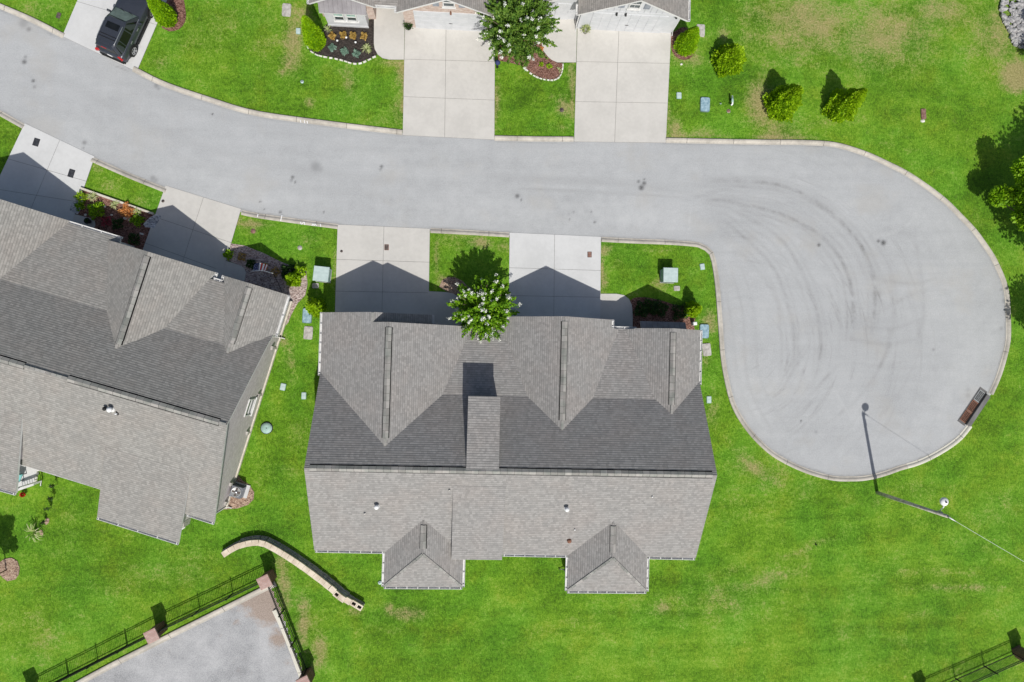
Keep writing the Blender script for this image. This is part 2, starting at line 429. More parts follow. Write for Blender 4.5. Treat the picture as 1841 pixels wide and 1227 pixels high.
def dist_line(X, Y, line):
    d = np.full(X.shape, 1e9)
    for (x1, y1), (x2, y2) in zip(line[:-1], line[1:]):
        dx, dy = x2 - x1, y2 - y1; L = dx * dx + dy * dy + 1e-12
        t = np.clip(((X - x1) * dx + (Y - y1) * dy) / L, 0, 1)
        d = np.minimum(d, np.hypot(X - x1 - t * dx, Y - y1 - t * dy))
    return d
def grid_object(name, x0, x1, y0, y1, step, z, mat, attrs, mask=None, extra=None):
    nx, ny = int((x1 - x0) / step) + 1, int((y1 - y0) / step) + 1
    xs = np.linspace(x0, x1, nx); ys = np.linspace(y0, y1, ny); X, Y = np.meshgrid(xs, ys)
    V = np.stack([X.ravel(), Y.ravel(), np.full(X.size, z)], 1)
    I = np.arange(nx * ny).reshape(ny, nx)
    Q = np.stack([I[:-1, :-1], I[:-1, 1:], I[1:, 1:], I[1:, :-1]], -1).reshape(-1, 4)
    if mask is not None:
        cxs = (X[:-1, :-1] + X[1:, 1:]) / 2; cys = (Y[:-1, :-1] + Y[1:, 1:]) / 2
        Q = Q[mask(cxs, cys).ravel()]
        used = np.unique(Q); rm = np.zeros(len(V), int); rm[used] = np.arange(len(used)); Q = rm[Q]; V = V[used]
    F = Q.tolist(); Vl = V.tolist()
    if extra:
        b = len(Vl); Vl += extra[0]; F += [[i + b for i in f] for f in extra[1]]
    me = bpy.data.meshes.new(name); me.from_pydata(Vl, [], F); me.materials.append(MT[mat])
    Xv = np.array([p[0] for p in Vl]); Yv = np.array([p[1] for p in Vl])
    for k, fn in attrs.items():
        a = me.attributes.new(k, 'FLOAT', 'POINT'); a.data.foreach_set('value', fn(Xv, Yv).astype(np.float32))
    me.update(); o = bpy.data.objects.new(name, me); COL.objects.link(o)
    return tag(o, kind='structure')

# ------------------------------------------------------------------ lawn: one sheet to the horizon, worn patches where the turf is thin
DRY = [(1450, 40, 130, 70, .85), (1590, 60, 120, 70, .8), (1700, 20, 90, 50, .6), (1540, 95, 110, 40, .5), (1790, 60, 60, 70, .75), (1828, 135, 30, 30, 1.6),
       (1370, 185, 26, 50, 1.15), (1400, 235, 40, 22, .8), (1210, 235, 22, 34, .8), (1265, 238, 40, 14, .5), (1300, 55, 20, 20, .6), (1240, 105, 40, 18, .7), (1390, 245, 30, 15, .9),
       (525, 70, 20, 60, .9), (520, 105, 18, 25, .8), (550, 25, 16, 20, .8), (480, 60, 30, 60, .35), (722, 125, 14, 26, .95), (705, 112, 30, 10, .7), (628, 150, 12, 26, .6), (555, 185, 10, 10, .9), (715, 205, 14, 30, .6), (680, 218, 30, 10, .4), (508, 130, 8, 8, .7),
       (420, 20, 60, 60, .35), (350, 75, 50, 30, .35), (285, 110, 20, 16, .6), (380, 50, 60, 40, .25), (60, 25, 60, 20, .4),
       (1012, 190, 14, 22, .85), (1008, 230, 18, 12, .6), (1028, 140, 7, 60, .7), (895, 170, 7, 60, .6), (992, 172, 6, 6, .8),
       (455, 403, 28, 10, 1.0), (425, 398, 12, 10, .9), (560, 430, 14, 10, .4), (455, 415, 8, 8, .8),
       (830, 425, 60, 14, .55), (860, 435, 26, 12, .9), (785, 460, 7, 40, .8), (830, 440, 20, 14, .5), (905, 440, 16, 14, .6), (800, 500, 16, 10, .8),
       (1090, 448, 14, 12, .9), (1110, 470, 14, 16, .4), (1086, 510, 8, 30, .8), (1190, 510, 20, 14, .6), (1275, 575, 14, 24, .9), (1270, 650, 10, 20, .7), (1280, 740, 16, 40, .5), (1380, 860, 60, 30, .5), (1350, 840, 40, 30, .45),
       (1330, 905, 90, 24, .25), (1290, 1085, 140, 26, .42), (1195, 1095, 20, 12, .7), (735, 1104, 34, 12, .9), (700, 1095, 8, 12, .8), (680, 1130, 40, 14, .35), (640, 1100, 14, 10, .9),
       (250, 1040, 90, 30, .30), (330, 1030, 60, 30, .35), (60, 1130, 60, 30, .35), (70, 1160, 40, 30, .4), (100, 1060, 60, 50, .15), (140, 950, 60, 40, .2),
       (510, 1060, 14, 50, .9), (545, 1120, 14, 50, .95), (575, 1170, 14, 40, .8), (560, 1150, 30, 50, .4), (505, 1010, 12, 20, .7),
       (520, 640, 12, 50, .5), (540, 780, 30, 30, .4), (500, 850, 30, 30, .3), (1410, 1040, 60, 40, .25), (1640, 880, 60, 20, .3), (1600, 1035, 90, 14, .25), (1750, 1060, 80, 12, .35), (1800, 920, 60, 40, .3),
       (525, 655, 10, 14, .6), (510, 610, 10, 14, .8), (1590, 410, 1, 1, 0), (1750, 420, 30, 30, .35), (1790, 480, 16, 40, .35), (1470, 222, 40, 10, .45), (1520, 215, 30, 8, .5), (1590, 258, 14, 8, .5), (1640, 268, 14, 8, .4),
       (175, 300, 12, 10, .6), (185, 330, 30, 16, .3), (250, 360, 30, 14, .3), (1440, 880, 60, 20, .3), (1575, 905, 14, 10, .5), (1760, 1200, 60, 20, .3)]
LUSH = [(1250, 1045, 70, 12, .7), (1330, 1030, 70, 10, .7), (1410, 1000, 60, 10, .6), (1500, 1060, 120, 10, .35), (1560, 1130, 140, 10, .3), (1650, 1045, 120, 7, .35), (1680, 1085, 120, 8, .3), (1150, 1130, 160, 10, .3), (1000, 1170, 180, 10, .25), (330, 1010, 160, 60, .55), (80, 960, 90, 60, .6), (480, 820, 60, 120, .45), (500, 960, 80, 50, .5), (460, 480, 60, 60, .35), (220, 335, 70, 30, .5), (700, 1150, 160, 60, .35), (1330, 1010, 120, 30, .5), (1480, 960, 60, 16, .45), (1280, 1060, 160, 16, .4), (1040, 1100, 200, 24, .3), (1330, 980, 60, 120, .25), (20, 250, 40, 60, .5), (1160, 470, 80, 40, .35), (620, 1000, 50, 90, .4), (1790, 320, 60, 120, .3), (590, 130, 90, 60, .8), (1050, 160, 90, 60, .8), (950, 180, 40, 50, .9), (1330, 150, 40, 40, .7), (1250, 160, 40, 40, .5), (1650, 330, 60, 40, .5), (560, 470, 40, 60, .6),
        (1240, 560, 30, 120, .4), (900, 1030, 200, 40, .5), (600, 1060, 60, 40, .7), (1020, 1060, 60, 20, .8), (150, 905, 60, 40, .9), (90, 870, 30, 20, .7), (150, 1060, 90, 80, .4), (560, 930, 20, 60, .5), (1560, 950, 200, 60, .3), (720, 1180, 200, 40, .2), (545, 700, 16, 40, .5), (1700, 800, 60, 60, .5)]
def lines_attr(lst):
    def fn(X, Y):
        r = np.zeros(X.shape)
        for l, wd, s in lst:
            a = np.array(l); m = (X > a[:, 0].min() - 3 * wd) & (X < a[:, 0].max() + 3 * wd) & (Y > a[:, 1].min() - 3 * wd) & (Y < a[:, 1].max() + 3 * wd)
            if m.any():
                d = dist_line(X[m], Y[m], l); e = np.minimum(np.hypot(X[m] - l[0][0], Y[m] - l[0][1]), np.hypot(X[m] - l[-1][0], Y[m] - l[-1][1]))
                r[m] = np.maximum(r[m], 0) + s * np.clip(e / max(.02, min(3.0, 12 * wd)), 0, 1) * np.exp(-(d / wd) ** 2) * (1 - .6 * np.minimum(r[m], 1))
        return r
    return fn
def lawn_attr(lst):
    def fn(X, Y):
        r = np.zeros(X.shape)
        for x, y, a, b, s in lst:
            if s == 0: continue
            p = at(x, y); u = (X - p.x) / (a / 26.4); v = (Y - p.y) / (b / 26.4)
            r = np.maximum(r, s * np.exp(-(u * u + v * v) * .9))
        return r
    return fn
STREAKS = [([(1590, 1030), (1700, 1029), (1800, 1031)], .28, .34), ([(1600, 1058), (1700, 1056), (1810, 1058)], .26, .36), ([(1590, 1109), (1690, 1107), (1800, 1108)], .3, .32), ([(1370, 1020), (1450, 988), (1560, 944)], .3, .34), ([(1250, 1075), (1350, 1052), (1470, 1015)], .5, .3), ([(1250, 1040), (1330, 1025), (1390, 1020)], .3, .3),
           ([(860, 1180), (1000, 1130), (1130, 1105)], .6, .22), ([(1500, 1085), (1650, 1080)], .5, .2), ([(1440, 1130), (1600, 1150), (1760, 1190)], .7, .2), ([(1500, 1205), (1600, 1190), (1690, 1170)], .25, .25), ([(1700, 960), (1790, 1000), (1841, 1030)], .7, .25), ([(560, 860), (560, 980)], .25, .35), ([(1285, 760), (1340, 830), (1420, 880)], .4, .35), ([(726, 120), (724, 232)], .12, .6), ([(893, 140), (890, 242)], .12, .5), ([(1030, 130), (1030, 244)], .2, .5), ([(1204, 110), (1199, 246)], .25, .6), ([(1083, 440), (1081, 525)], .12, .6), ([(460, 206), (585, 224), (720, 240)], .12, .35), ([(1200, 243), (1380, 246), (1500, 250)], .12, .35), ([(1310, 700), (1335, 752), (1385, 806), (1440, 838)], .16, .4), ([(1090, 444), (1240, 452)], .12, .35), ([(604, 420), (600, 550)], .1, .5)]
def dry_attr(X, Y):
    r = lawn_attr(DRY)(X, Y)
    return r + lines_attr([(spline(px(*l), .6), w_, s) for l, w_, s in STREAKS])(X, Y)
def mow_attr(X, Y):
    p = at(1350, 1090); return 1.0 * np.exp(-(((X - p.x) / 16) ** 2 + ((Y - p.y) / 5.5) ** 2))
LX0, LX1, LY0, LY1 = -42, 44, -30, 32
ex_v = [(a, b, 0.0) for a, b in ((LX0, LY0), (LX1, LY0), (LX1, LY1), (LX0, LY1), (-600, -600), (600, -600), (600, 600), (-600, 600))]
grid_object('lawn', LX0, LX1, LY0, LY1, .25, 0.0, 'lawn', dict(dry=dry_attr, lush=lawn_attr(LUSH), mow=mow_attr),
            extra=(ex_v, [(4, 5, 1, 0), (5, 6, 2, 1), (6, 7, 3, 2), (7, 4, 0, 3)]))

# ------------------------------------------------------------------ road, cul-de-sac and kerbs
NK = [(-190, -80), (-80, -30), (0, 6), (60, 32), (117, 61)]
NK2 = [(242, 120), (297, 147), (375, 174), (460, 199), (585, 217), (724, 234)]
NK3 = [(889, 244), (960, 245.5), (1031, 246)]
NK4 = [(1197, 248), (1290, 250), (1380, 251.5), (1440, 252), (1500, 256), (1555, 272), (1595, 290), (1630, 307.5), (1670, 334), (1702, 359), (1730, 387), (1752, 410), (1770, 434), (1786, 458), (1798, 482), (1807, 504), (1813, 530), (1815.5, 570), (1815, 614), (1806, 654), (1796, 684), (1784, 711)]
NK5 = [(1746, 769), (1730, 789), (1712, 804), (1690, 818), (1663, 832), (1642, 840), (1620, 846), (1595, 855), (1570, 862), (1548, 865.5), (1530, 866), (1508, 866), (1487, 863), (1458, 855), (1430, 844), (1404, 831), (1380, 815), (1352, 788), (1330, 759), (1316, 733), (1307, 706), (1299, 668), (1295, 640), (1292, 600), (1289.5, 565), (1287, 532), (1284.5, 505), (1282, 487), (1279, 470), (1275, 457), (1267, 449.5), (1255, 444), (1228, 441), (1195, 439), (1140, 437), (1081, 434)]
SK2 = [(915, 426), (850, 422), (774, 418)]
SK3 = [(607, 411), (530, 401), (460, 391), (434, 385.5)]
SK4 = [(297, 346), (230, 319), (164, 290)]
SK5 = [(41, 231), (0, 208), (-90, 158), (-190, 105)]
segs = [spline(px(*s)) for s in (NK, NK2, NK3, NK4, NK5, SK2, SK3, SK4, SK5)]
road_poly = ccw(sum(segs, []))
ARCS = [([(1250, 326), (1380, 328), (1463, 360), (1530, 417), (1565, 482), (1573, 545), (1565, 614)], .18, .55),
        ([(1300, 333), (1395, 340), (1475, 374), (1540, 432), (1572, 490), (1581, 545)], .12, .28),
        ([(1260, 352), (1380, 377), (1430, 397), (1485, 432), (1520, 482), (1533, 532), (1538, 607)], .17, .55),
        ([(1330, 372), (1425, 403), (1478, 440), (1510, 490), (1522, 545), (1520, 640)], .10, .25),
        ([(1300, 368), (1393, 420), (1430, 467), (1460, 532), (1476, 607), (1470, 680)], .16, .42),
        ([(1290, 385), (1380, 467), (1412, 532), (1427, 607), (1425, 690)], .15, .42), ([(1320, 440), (1388, 520), (1405, 610), (1400, 700)], .15, .22),
        ([(1460, 618), (1430, 660), (1402, 714)], .14, .42), ([(1456, 612), (1420, 660), (1396, 706)], .12, .3), ([(1515, 650), (1485, 680), (1450, 721)], .14, .38), ([(1480, 620), (1462, 690), (1452, 722)], .14, .2),
        ([(1640, 400), (1652, 470), (1660, 560), (1640, 650)], .18, .22), ([(1595, 460), (1605, 540), (1600, 620), (1560, 700)], .14, .25), ([(1545, 395), (1600, 480), (1615, 560)], .12, .2),
        ([(1575, 500), (1640, 510), (1700, 495)], .14, .22), ([(1570, 565), (1650, 525), (1700, 520)], .16, .2), ([(1540, 585), (1610, 590), (1680, 560)], .14, .2), ([(1500, 640), (1580, 660), (1660, 640)], .14, .12),
        ([(1500, 600), (1590, 620), (1680, 600)], .2, .18), ([(1440, 770), (1530, 790), (1620, 770)], .3, .08),
        ([(920, 338), (1040, 343), (1160, 350), (1242, 356)], .10, .30), ([(930, 318), (1100, 330), (1250, 350), (1330, 380)], .25, .16), ([(760, 300), (950, 320), (1150, 327), (1300, 333)], .3, .12),
        ([(0, 92), (80, 130), (160, 170), (250, 215), (360, 262), (470, 290), (600, 312), (760, 328)], .35, .14), ([(0, 140), (120, 200), (250, 258), (380, 302), (520, 335), (700, 352)], .3, .10), ([(0, 50), (120, 105), (250, 160), (420, 215), (600, 258), (760, 275)], .3, .10),
        ([(1165, 420), (1300, 425), (1330, 470)], .3, .10), ([(1255, 360), (1300, 400), (1330, 450)], .5, .14), ([(200, 116), (218, 122), (238, 132)], .04, .7), ([(77, 55), (104, 68)], .05, .6), ([(212, 122), (206, 138)], .05, .4),
        ([(1320, 800), (1340, 770)], .08, .2), ([(1310, 720), (1300, 600), (1296, 560)], .07, .18), ([(1380, 806), (1440, 838), (1530, 858), (1620, 838)], .06, .25)]
PALE = [([(1242, 357), (1240, 390), (1236, 428)], .10, .7), ([(1242, 357), (1340, 352), (1480, 350)], .08, .25), ([(1540, 422), (1600, 420), (1640, 396), (1662, 360)], .14, .5), ([(1466, 542), (1520, 536)], .18, .6), ([(1490, 690), (1510, 720), (1535, 760)], .08, .5),
        ([(1600, 785), (1612, 815)], .1, .4), ([(1455, 620), (1440, 645)], .2, .4), ([(1290, 445), (1340, 437)], .1, .4), ([(640, 290), (760, 300), (900, 305)], .5, .25), ([(700, 375), (960, 385), (1236, 393)], .9, .42), ([(250, 300), (420, 345), (600, 368)], .8, .25), ([(100, 200), (250, 270), (420, 330)], .8, .25), ([(1600, 800), (1700, 720), (1770, 600)], .8, .3), ([(1320, 620), (1340, 740), (1420, 820)], .7, .3),
        ([(468, 362), (462, 380)], .06, .8), ([(384, 342), (381, 356)], .05, .9), ([(402, 348), (399, 361)], .05, .9), ([(1640, 320), (1700, 380)], .3, .3)]
STAINS = [(568, 299, 9, .35), (575, 303, 6, .25), (526, 318, 3, .8), (531, 327, 2, .8), (524, 324, 2, .7), (686, 299, 3, .8), (684, 304, 3, .4), (930, 352, 4, .8), (937, 359, 2, .7), (1153, 337, 5, .85), (1148, 326, 3, .7), (1158, 329, 4, .8), (1158, 322, 2, .7), (1472, 440, 3, .9), (1579, 433, 3, .85), (1588, 436, 5, .9),
          (44, 111, 4, .8), (46, 102, 3, .5), (60, 145, 3, .8), (62, 156, 3, .4), (42, 42, 8, .3), (52, 52, 4, .5), (152, 256, 4, .5), (150, 266, 2, .5), (281, 154, 4, .45), (285, 159, 3, .4), (275, 320, 5, .4), (280, 323, 4, .35), (382, 205, 2, .9), (468, 362, 2, .7), (504, 381, 2.5, .8), (582, 381, 2, .7), (475, 376, 1.5, .6), (1069, 399, 2.5, .7), (1063, 380, 2, .5), (1024, 394, 2, .5), (1031, 381, 2, .4), (1440, 758, 2, .9), (1467, 778, 3, .3), (1678, 630, 3, .4), (1740, 702, 5, .18), (1740, 712, 5, .18), (1806, 540, 5, .35), (1810, 560, 6, .4), (1800, 590, 4, .3), (1800, 520, 3, .35)]
ARCS = [(l, w_ * .95, s * 1.0) for l, w_, s in ARCS] + [([(x + dx, y + dy) for x, y in ARCS[i][0]], .10, s) for i in range(6) for dx, dy, s in ((9, -7, .20), (-12, 9, .16))] + [([(1310, 470), (1335, 560), (1345, 690), (1395, 790)], .10, .22), ([(1330, 470), (1356, 560), (1366, 680), (1420, 780)], .09, .18), ([(1305, 520), (1318, 600), (1330, 700), (1372, 780)], .10, .16), ([(1600, 560), (1590, 640), (1540, 720), (1460, 780)], .12, .16), ([(1660, 540), (1650, 640), (1590, 740), (1500, 800)], .12, .12)]
ROADARCS = [(spline(px(*l), .6), wd, s) for l, wd, s in ARCS]; ROADPALE = [(spline(px(*l), .6), wd, s) for l, wd, s in PALE]
def stain_attr(X, Y):
    r = np.zeros(X.shape)
    for x, y, a, s in STAINS:
        p = at(x, y); d2 = ((X - p.x) ** 2 + (Y - p.y) ** 2) / (a / 26.4) ** 2
        m = d2 < 6; r[m] = np.maximum(r[m], s * np.exp(-d2[m] ** 1.5))
    return r
def wide_wear(X, Y):
    r = lines_attr(ROADARCS)(X, Y)
    r *= 1.0; p = at(1560, 600); r += .14 * np.exp(-(((X - p.x) / 4.5) ** 2 + ((Y - p.y) / 4.2) ** 2))
    ed = np.full(X.shape, 9.0)
    for s in segs: ed = np.minimum(ed, dist_line(X, Y, s[::3] + [s[-1]]))
    r += .5 * np.exp(-((ed - .37) / .07) ** 2) + .10 * np.exp(-((ed - .6) / .35) ** 2)
    return r
def sweep_attr(X, Y):
    r = np.zeros(X.shape)
    for x, y, a, s in ((1440, 420, 150, .9), (1500, 560, 130, 1.0), (1440, 690, 110, 1.0), (1600, 640, 140, .7), (1330, 380, 90, .7), (1620, 480, 120, .6), (1560, 760, 120, .45)):
        p = at(x, y); r = np.maximum(r, s * np.exp(-((X - p.x) ** 2 + (Y - p.y) ** 2) / (a / 26.4) ** 2))
    return r
rp = np.array(road_poly)
inner_road = road_poly
grid_object('road', rp[:, 0].min(), rp[:, 0].max(), rp[:, 1].min(), rp[:, 1].max(), .1, .012, 'asphalt',
            dict(wear=wide_wear, sweep=sweep_attr, pale=lines_attr(ROADPALE), stain=stain_attr), mask=lambda X, Y: inside(X, Y, inner_road) & (dist_line(X, Y, inner_road + inner_road[:1]) > .13))

def kerb(line, wd=.33, mat='kerb', name='kerb', jstep=3.0, h=.11, flip=1):
    """rolled kerb swept along its grass-side edge; the road lies to the right of the line"""
    b = MB(); P = [Vector(p) for p in line]; rows = []
    prof = [(-.015, -.02), (-.01, h - .02), (.03, h), (.12, h), (.19, h - .03), (.24, .04), (wd, .028), (wd + .005, -.02)]
    acc = 0; marks = []
    for i, p in enumerate(P):
        d = (P[min(i + 1, len(P) - 1)] - P[max(i - 1, 0)]).normalized(); nrm = Vector((d.y, -d.x)) * flip
        rows.append([(p.x + nrm.x * o, p.y + nrm.y * o, z) for o, z in prof])
    n = len(prof); V = sum(rows, [])
    F = [(i * n + k, i * n + k + 1, i * n + n + k + 1, i * n + n + k) for i in range(len(rows) - 1) for k in range(n - 1)]
    F += [tuple(range(n)), tuple(reversed(range((len(rows) - 1) * n, len(rows) * n)))]
    if flip < 0: F = [tuple(reversed(f)) for f in F]
    F = [tuple(reversed(f)) for f in F]
    b.mesh(V, F)
    # tooled joints: thin dark strips lying across the kerb
    acc = jstep * .6
    for i in range(1, len(rows)):
        acc += (P[i] - P[i - 1]).length
        if acc > jstep and i < len(rows) - 1:
            acc = 0; r = rows[i]; d = (P[i + 1] - P[i - 1]).normalized() * .014
            for k in range(1, n - 2):
                a, c = Vector(r[k]), Vector(r[k + 1]); o = Vector((d.x, d.y, 0)); u = Vector((0, 0, .004))
                q = [a - o + u, c - o + u, c + o + u, a + o + u]; b.face(q if flip < 0 else q, 1)
    return tag(b.build(name, [mat, 'joint']), kind='structure')
for s in segs: kerb(s)
k_new = segs[4][: max(2, int(len(segs[4]) * .14))]
kerb([tuple(p) for p in k_new], .345, 'kerbnew', jstep=2.4, h=.118)

def slabs(name, quads, mat='concrete', z=.035, gap=.010, kind='structure'):
    """concrete flags with narrow dark joints between them"""
    b = MB()
    for q in quads:
        q = ccw([tuple(p) for p in q]); c = Vector((sum(p[0] for p in q) / len(q), sum(p[1] for p in q) / len(q)))
        ins = []
        for i, p in enumerate(q):
            a = Vector(q[i - 1]); d = Vector(q[(i + 1) % len(q)]); v = Vector(p)
            e1 = (v - a).normalized(); e2 = (d - v).normalized(); n1 = Vector((-e1.y, e1.x)); n2 = Vector((-e2.y, e2.x))
            m = (n1 + n2); m = m / max(.3, m.dot(n1)) if m.length > 1e-6 else n1
            ins.append((v.x + m.x * gap, v.y + m.y * gap))
        b.prism(ins, -.02, z); b.prism(q, -.02, z - .014, 1)
    return tag(b.build(name, [mat, 'joint']), kind=kind)
def grid_quads(c, ts, ss):
    """c = four corners (a,b,c,d); split along ts (a->d) and ss (a->b)"""
    A, B, C, D = [Vector(p) for p in c]; out = []
    f = lambda s, t: (A.lerp(B, s)).lerp(D.lerp(C, s), t)
    for t0, t1 in zip(ts[:-1], ts[1:]):
        for s0, s1 in zip(ss[:-1], ss[1:]): out.append([f(s0, t0), f(s1, t0), f(s1, t1), f(s0, t1)])
    return out
# six driveways and the walks beside them
slabs('driveway', grid_quads(px((724, 243), (889, 251), (890, 45), (728, 42)), [0, .345, .68, 1], [0, .455, 1]))
slabs('driveway', grid_quads(px((1032, 254.5), (1197, 256.5), (1207, 50), (1038, 46)), [0, .345, .69, 1], [0, .44, 1]))
slabs('driveway', grid_quads(px((607, 403), (773, 410.5), (770, 600), (601, 600)), [0, .32, .61, 1], [0, .50, 1]))
slabs('driveway', grid_quads(px((916, 417.5), (1080.5, 425), (1079, 610), (914, 610)), [0, .33, .59, 1], [0, .49, 1]), 'concreteW')
slabs('driveway', grid_quads(px((298, 333), (434, 375), (384, 545), (242, 490)), [0, .36, .66, 1], [0, .5, 1]))
slabs('driveway', grid_quads(px((45, 221), (171, 281), (128, 405), (-40, 400)), [0, .36, .66, 1], [0, .5, 1]), 'concreteW')
slabs('driveway', grid_quads(px((112, 65), (246, 129), (318, -40), (165, -60)), [0, .5, 1], [0, 1]), 'concreteW')
def round_walk(name, pts, mat='concrete'):
    return slabs(name, [pts], mat, .029)
def arc(c, r, a0, a1, n=7):
    return [(c[0] + r * math.cos(R_(a0 + (a1 - a0) * k / n)), c[1] + r * math.sin(R_(a0 + (a1 - a0) * k / n))) for k in range(n + 1)]
def mixpx(seq):      # points given on the photo, kept as world positions
    return [g2(*p) for p in seq]
round_walk('walkway', mixpx([(728.5, -6), (726.5, 107)] + [(700 + 0, 107), (688, 104.5), (679, 98), (673.5, 88), (672, 78), (672.5, -6)]))
round_walk('walkway', mixpx([(1038.5, 0), (1035.8, 112), (1002, 112), (992, 108), (985, 102), (976, 90), (965, 30), (962, 0)]))
round_walk('walkway', mixpx([(769, 523), (803, 524.5), (815, 527), (825, 533), (832, 543), (838, 620), (765, 620)]))
round_walk('walkway', mixpx([(1078, 527.5), (1108, 527.5), (1122, 530), (1131, 537), (1136, 548), (1137.5, 562), (1137.5, 640), (1070, 640)]))
round_walk('walkway', mixpx([(396, 465), (434, 477), (440, 482), (442.5, 489), (441, 500), (430, 560), (360, 540)]))
round_walk('walkway', mixpx([(120, 381), (165, 392), (171, 397), (172, 404), (168, 415), (150, 490), (80, 450)]))
# ------------------------------------------------------------------ houses
ROWH = .145; BUTT = .0155
def clip_v(P, v0, keep_above):
    out = []
    for k in range(len(P)):
        a, b = P[k - 1], P[k]; da, db = (a[1] - v0), (b[1] - v0)
        if not keep_above: da, db = -da, -db
        if (da >= 0) != (db >= 0):
            t = da / (da - db); out.append((a[0] + (b[0] - a[0]) * t, v0, a[2].lerp(b[2], t)))
        if db >= 0: out.append(b)
    return out
def slab(b, poly, th=.16, m=0, courses=True):
    """one roof plane: overlapping courses of shingles on a deck with trimmed edges"""
    P = [Vector(p) for p in poly]; nrm = Vector((0, 0, 0)); n = len(P)
    for k in range(n):
        p, q = P[k], P[(k + 1) % n]; nrm += Vector(((p.y - q.y) * (p.z + q.z), (p.z - q.z) * (p.x + q.x), (p.x - q.x) * (p.y + q.y)))
    nrm.normalize(); u = Vector((0, 0, 1)).cross(nrm).normalized(); vv = nrm.cross(u)
    i = b.face(poly, m); b.planar_uv([i])
    if courses:
        Q = [(p.dot(u), p.dot(vv), p) for p in P]; lo, hi = min(q[1] for q in Q), max(q[1] for q in Q)
        for r in range(int(math.floor(lo / ROWH)), int(math.floor(hi / ROWH)) + 1):
            v0, v1 = max(r * ROWH, lo + 1e-4), min((r + 1) * ROWH, hi - 1e-4)
            if v1 - v0 < .004: continue
            C = clip_v(clip_v(Q, v0, True), v1, False)
            if len(C) < 3: continue
            off = lambda v: nrm * (.0035 + BUTT * (1 - (v - r * ROWH) / ROWH))
            top = [p + off(v) for _, v, p in C]; f = b.face(top, m); b.uv[f] = [(x, v) for x, v, _ in C]
            for k in range(len(C)):
                p, q = C[k - 1], C[k]
                if abs(p[1] - v0) < 1e-5 and abs(q[1] - v0) < 1e-5 and abs(p[0] - q[0]) > 1e-4:
                    g = b.face([p[2], q[2], q[2] + off(v0), p[2] + off(v0)], m); b.uv[g] = [(p[0], v0 + .01), (q[0], v0 + .01), (q[0], v0 + .02), (p[0], v0 + .02)]
    lo_ = [(x, y, z - th) for x, y, z in poly]; b.face(lo_[::-1], 1)
    for k in range(n):
        a, c = poly[k], poly[(k + 1) % n]; b.face([lo_[k], lo_[(k + 1) % n], c, a], 1)
def strip_vent(b, a, c, sl, sr, w=.17, h=.055):
    """raised, shingle-capped ridge vent along the ridge a->c; sl/sr = roof slopes left and right of it"""
    a, c = Vector(a), Vector(c); d = (c - a); dh = Vector((d.x, d.y, 0)).normalized(); lf = Vector((-dh.y, dh.x, 0))
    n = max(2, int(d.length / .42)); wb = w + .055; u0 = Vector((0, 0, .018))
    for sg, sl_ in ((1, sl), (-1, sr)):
        o1 = lf * sg * wb + Vector((0, 0, -wb * sl_)); q = [a + u0, c + u0, c + o1 + u0, a + o1 + u0]; b.face(q if sg > 0 else q[::-1], 1)  # dark strip past the cap edge paints the vent's shadow line
    for k in range(n):
        p, q = a + d * (k / n), a + d * ((k + 1) / n) - dh * .012
        up = Vector((0, 0, h + .006 * (k % 3)))
        L0 = p + lf * w + Vector((0, 0, -w * sl)); L1 = q + lf * w + Vector((0, 0, -w * sl))
        R0 = p - lf * w + Vector((0, 0, -w * sr)); R1 = q - lf * w + Vector((0, 0, -w * sr))
        i = b.face([p + up, q + up, L1 + up, L0 + up], 0); j = b.face([q + up, p + up, R0 + up, R1 + up], 0); b.planar_uv([i, j])
        dz = Vector((0, 0, .03))
        b.face([L0 - dz, L0 + up, L1 + up, L1 - dz], 1); b.face([R1 - dz, R1 + up, R0 + up, R0 - dz], 1)
        b.face([p + up, L0 + up, L0 - dz, R0 - dz, R0 + up], 1); b.face([q + up, R1 + up, R1 - dz, L1 - dz, L1 + up], 1)
def hip_cap(roof, a, c):
    b = MB()
    a, c = Vector(a), Vector(c); n = max(2, int((c - a).length / .3)); d = (c - a) / n
    for k in range(n):
        p, q = a + d * k, a + d * (k + .96); s = len(b.f); b.bar(p + Vector((0, 0, .016)), q + Vector((0, 0, .016 + .006 * (k % 2))), .15, .022, 0)
        b.planar_uv(range(s, len(b.f)))
    return b.build('ridge_cap', 'ridgecap', roof)
def gutter(root, a, c, out, name='gutter', tick=.62):
    """open eave trough with cross hangers; a,c = eave edge, out = direction away from the roof"""
    a, c = Vector(a), Vector(c); o = Vector(out).normalized(); b = MB(); z = Vector((0, 0, 1))
    d = (c - a).normalized(); L = (c - a).length
    b.bar(a + o * .070 - z * .115, c + o * .070 - z * .115, .13, .012)
    b.bar(a + o * .137 - z * .06, c + o * .137 - z * .06, .022, .115)
    b.bar(a + o * .008 - z * .07, c + o * .008 - z * .07, .014, .10)
    for e in (a + d * .006, c - d * .006): b.bar(e + o * .004 - z * .065, e + o * .14 - z * .065, .012, .105)
    k = max(1, int(L / tick))
    for i in range(k + 1):
        p = a + d * (.10 + (L - .2) * i / k); b.bar(p + o * .01 - z * .012, p + o * .145 - z * .012, .05, .03)
    return b.build(name, 'trim', root)
def downspout(root, p, h=2.6, out=(0, -1, 0)):
    p = Vector(p); o = Vector(out); b = MB()
    b.tube([p + o * .07 + Vector((0, 0, h)), p + Vector((0, 0, h - .35)), p + Vector((0, 0, .2)), p + o * .35 + Vector((0, 0, .06))], .045, 6)
    return b.build('downspout', 'trim', root)
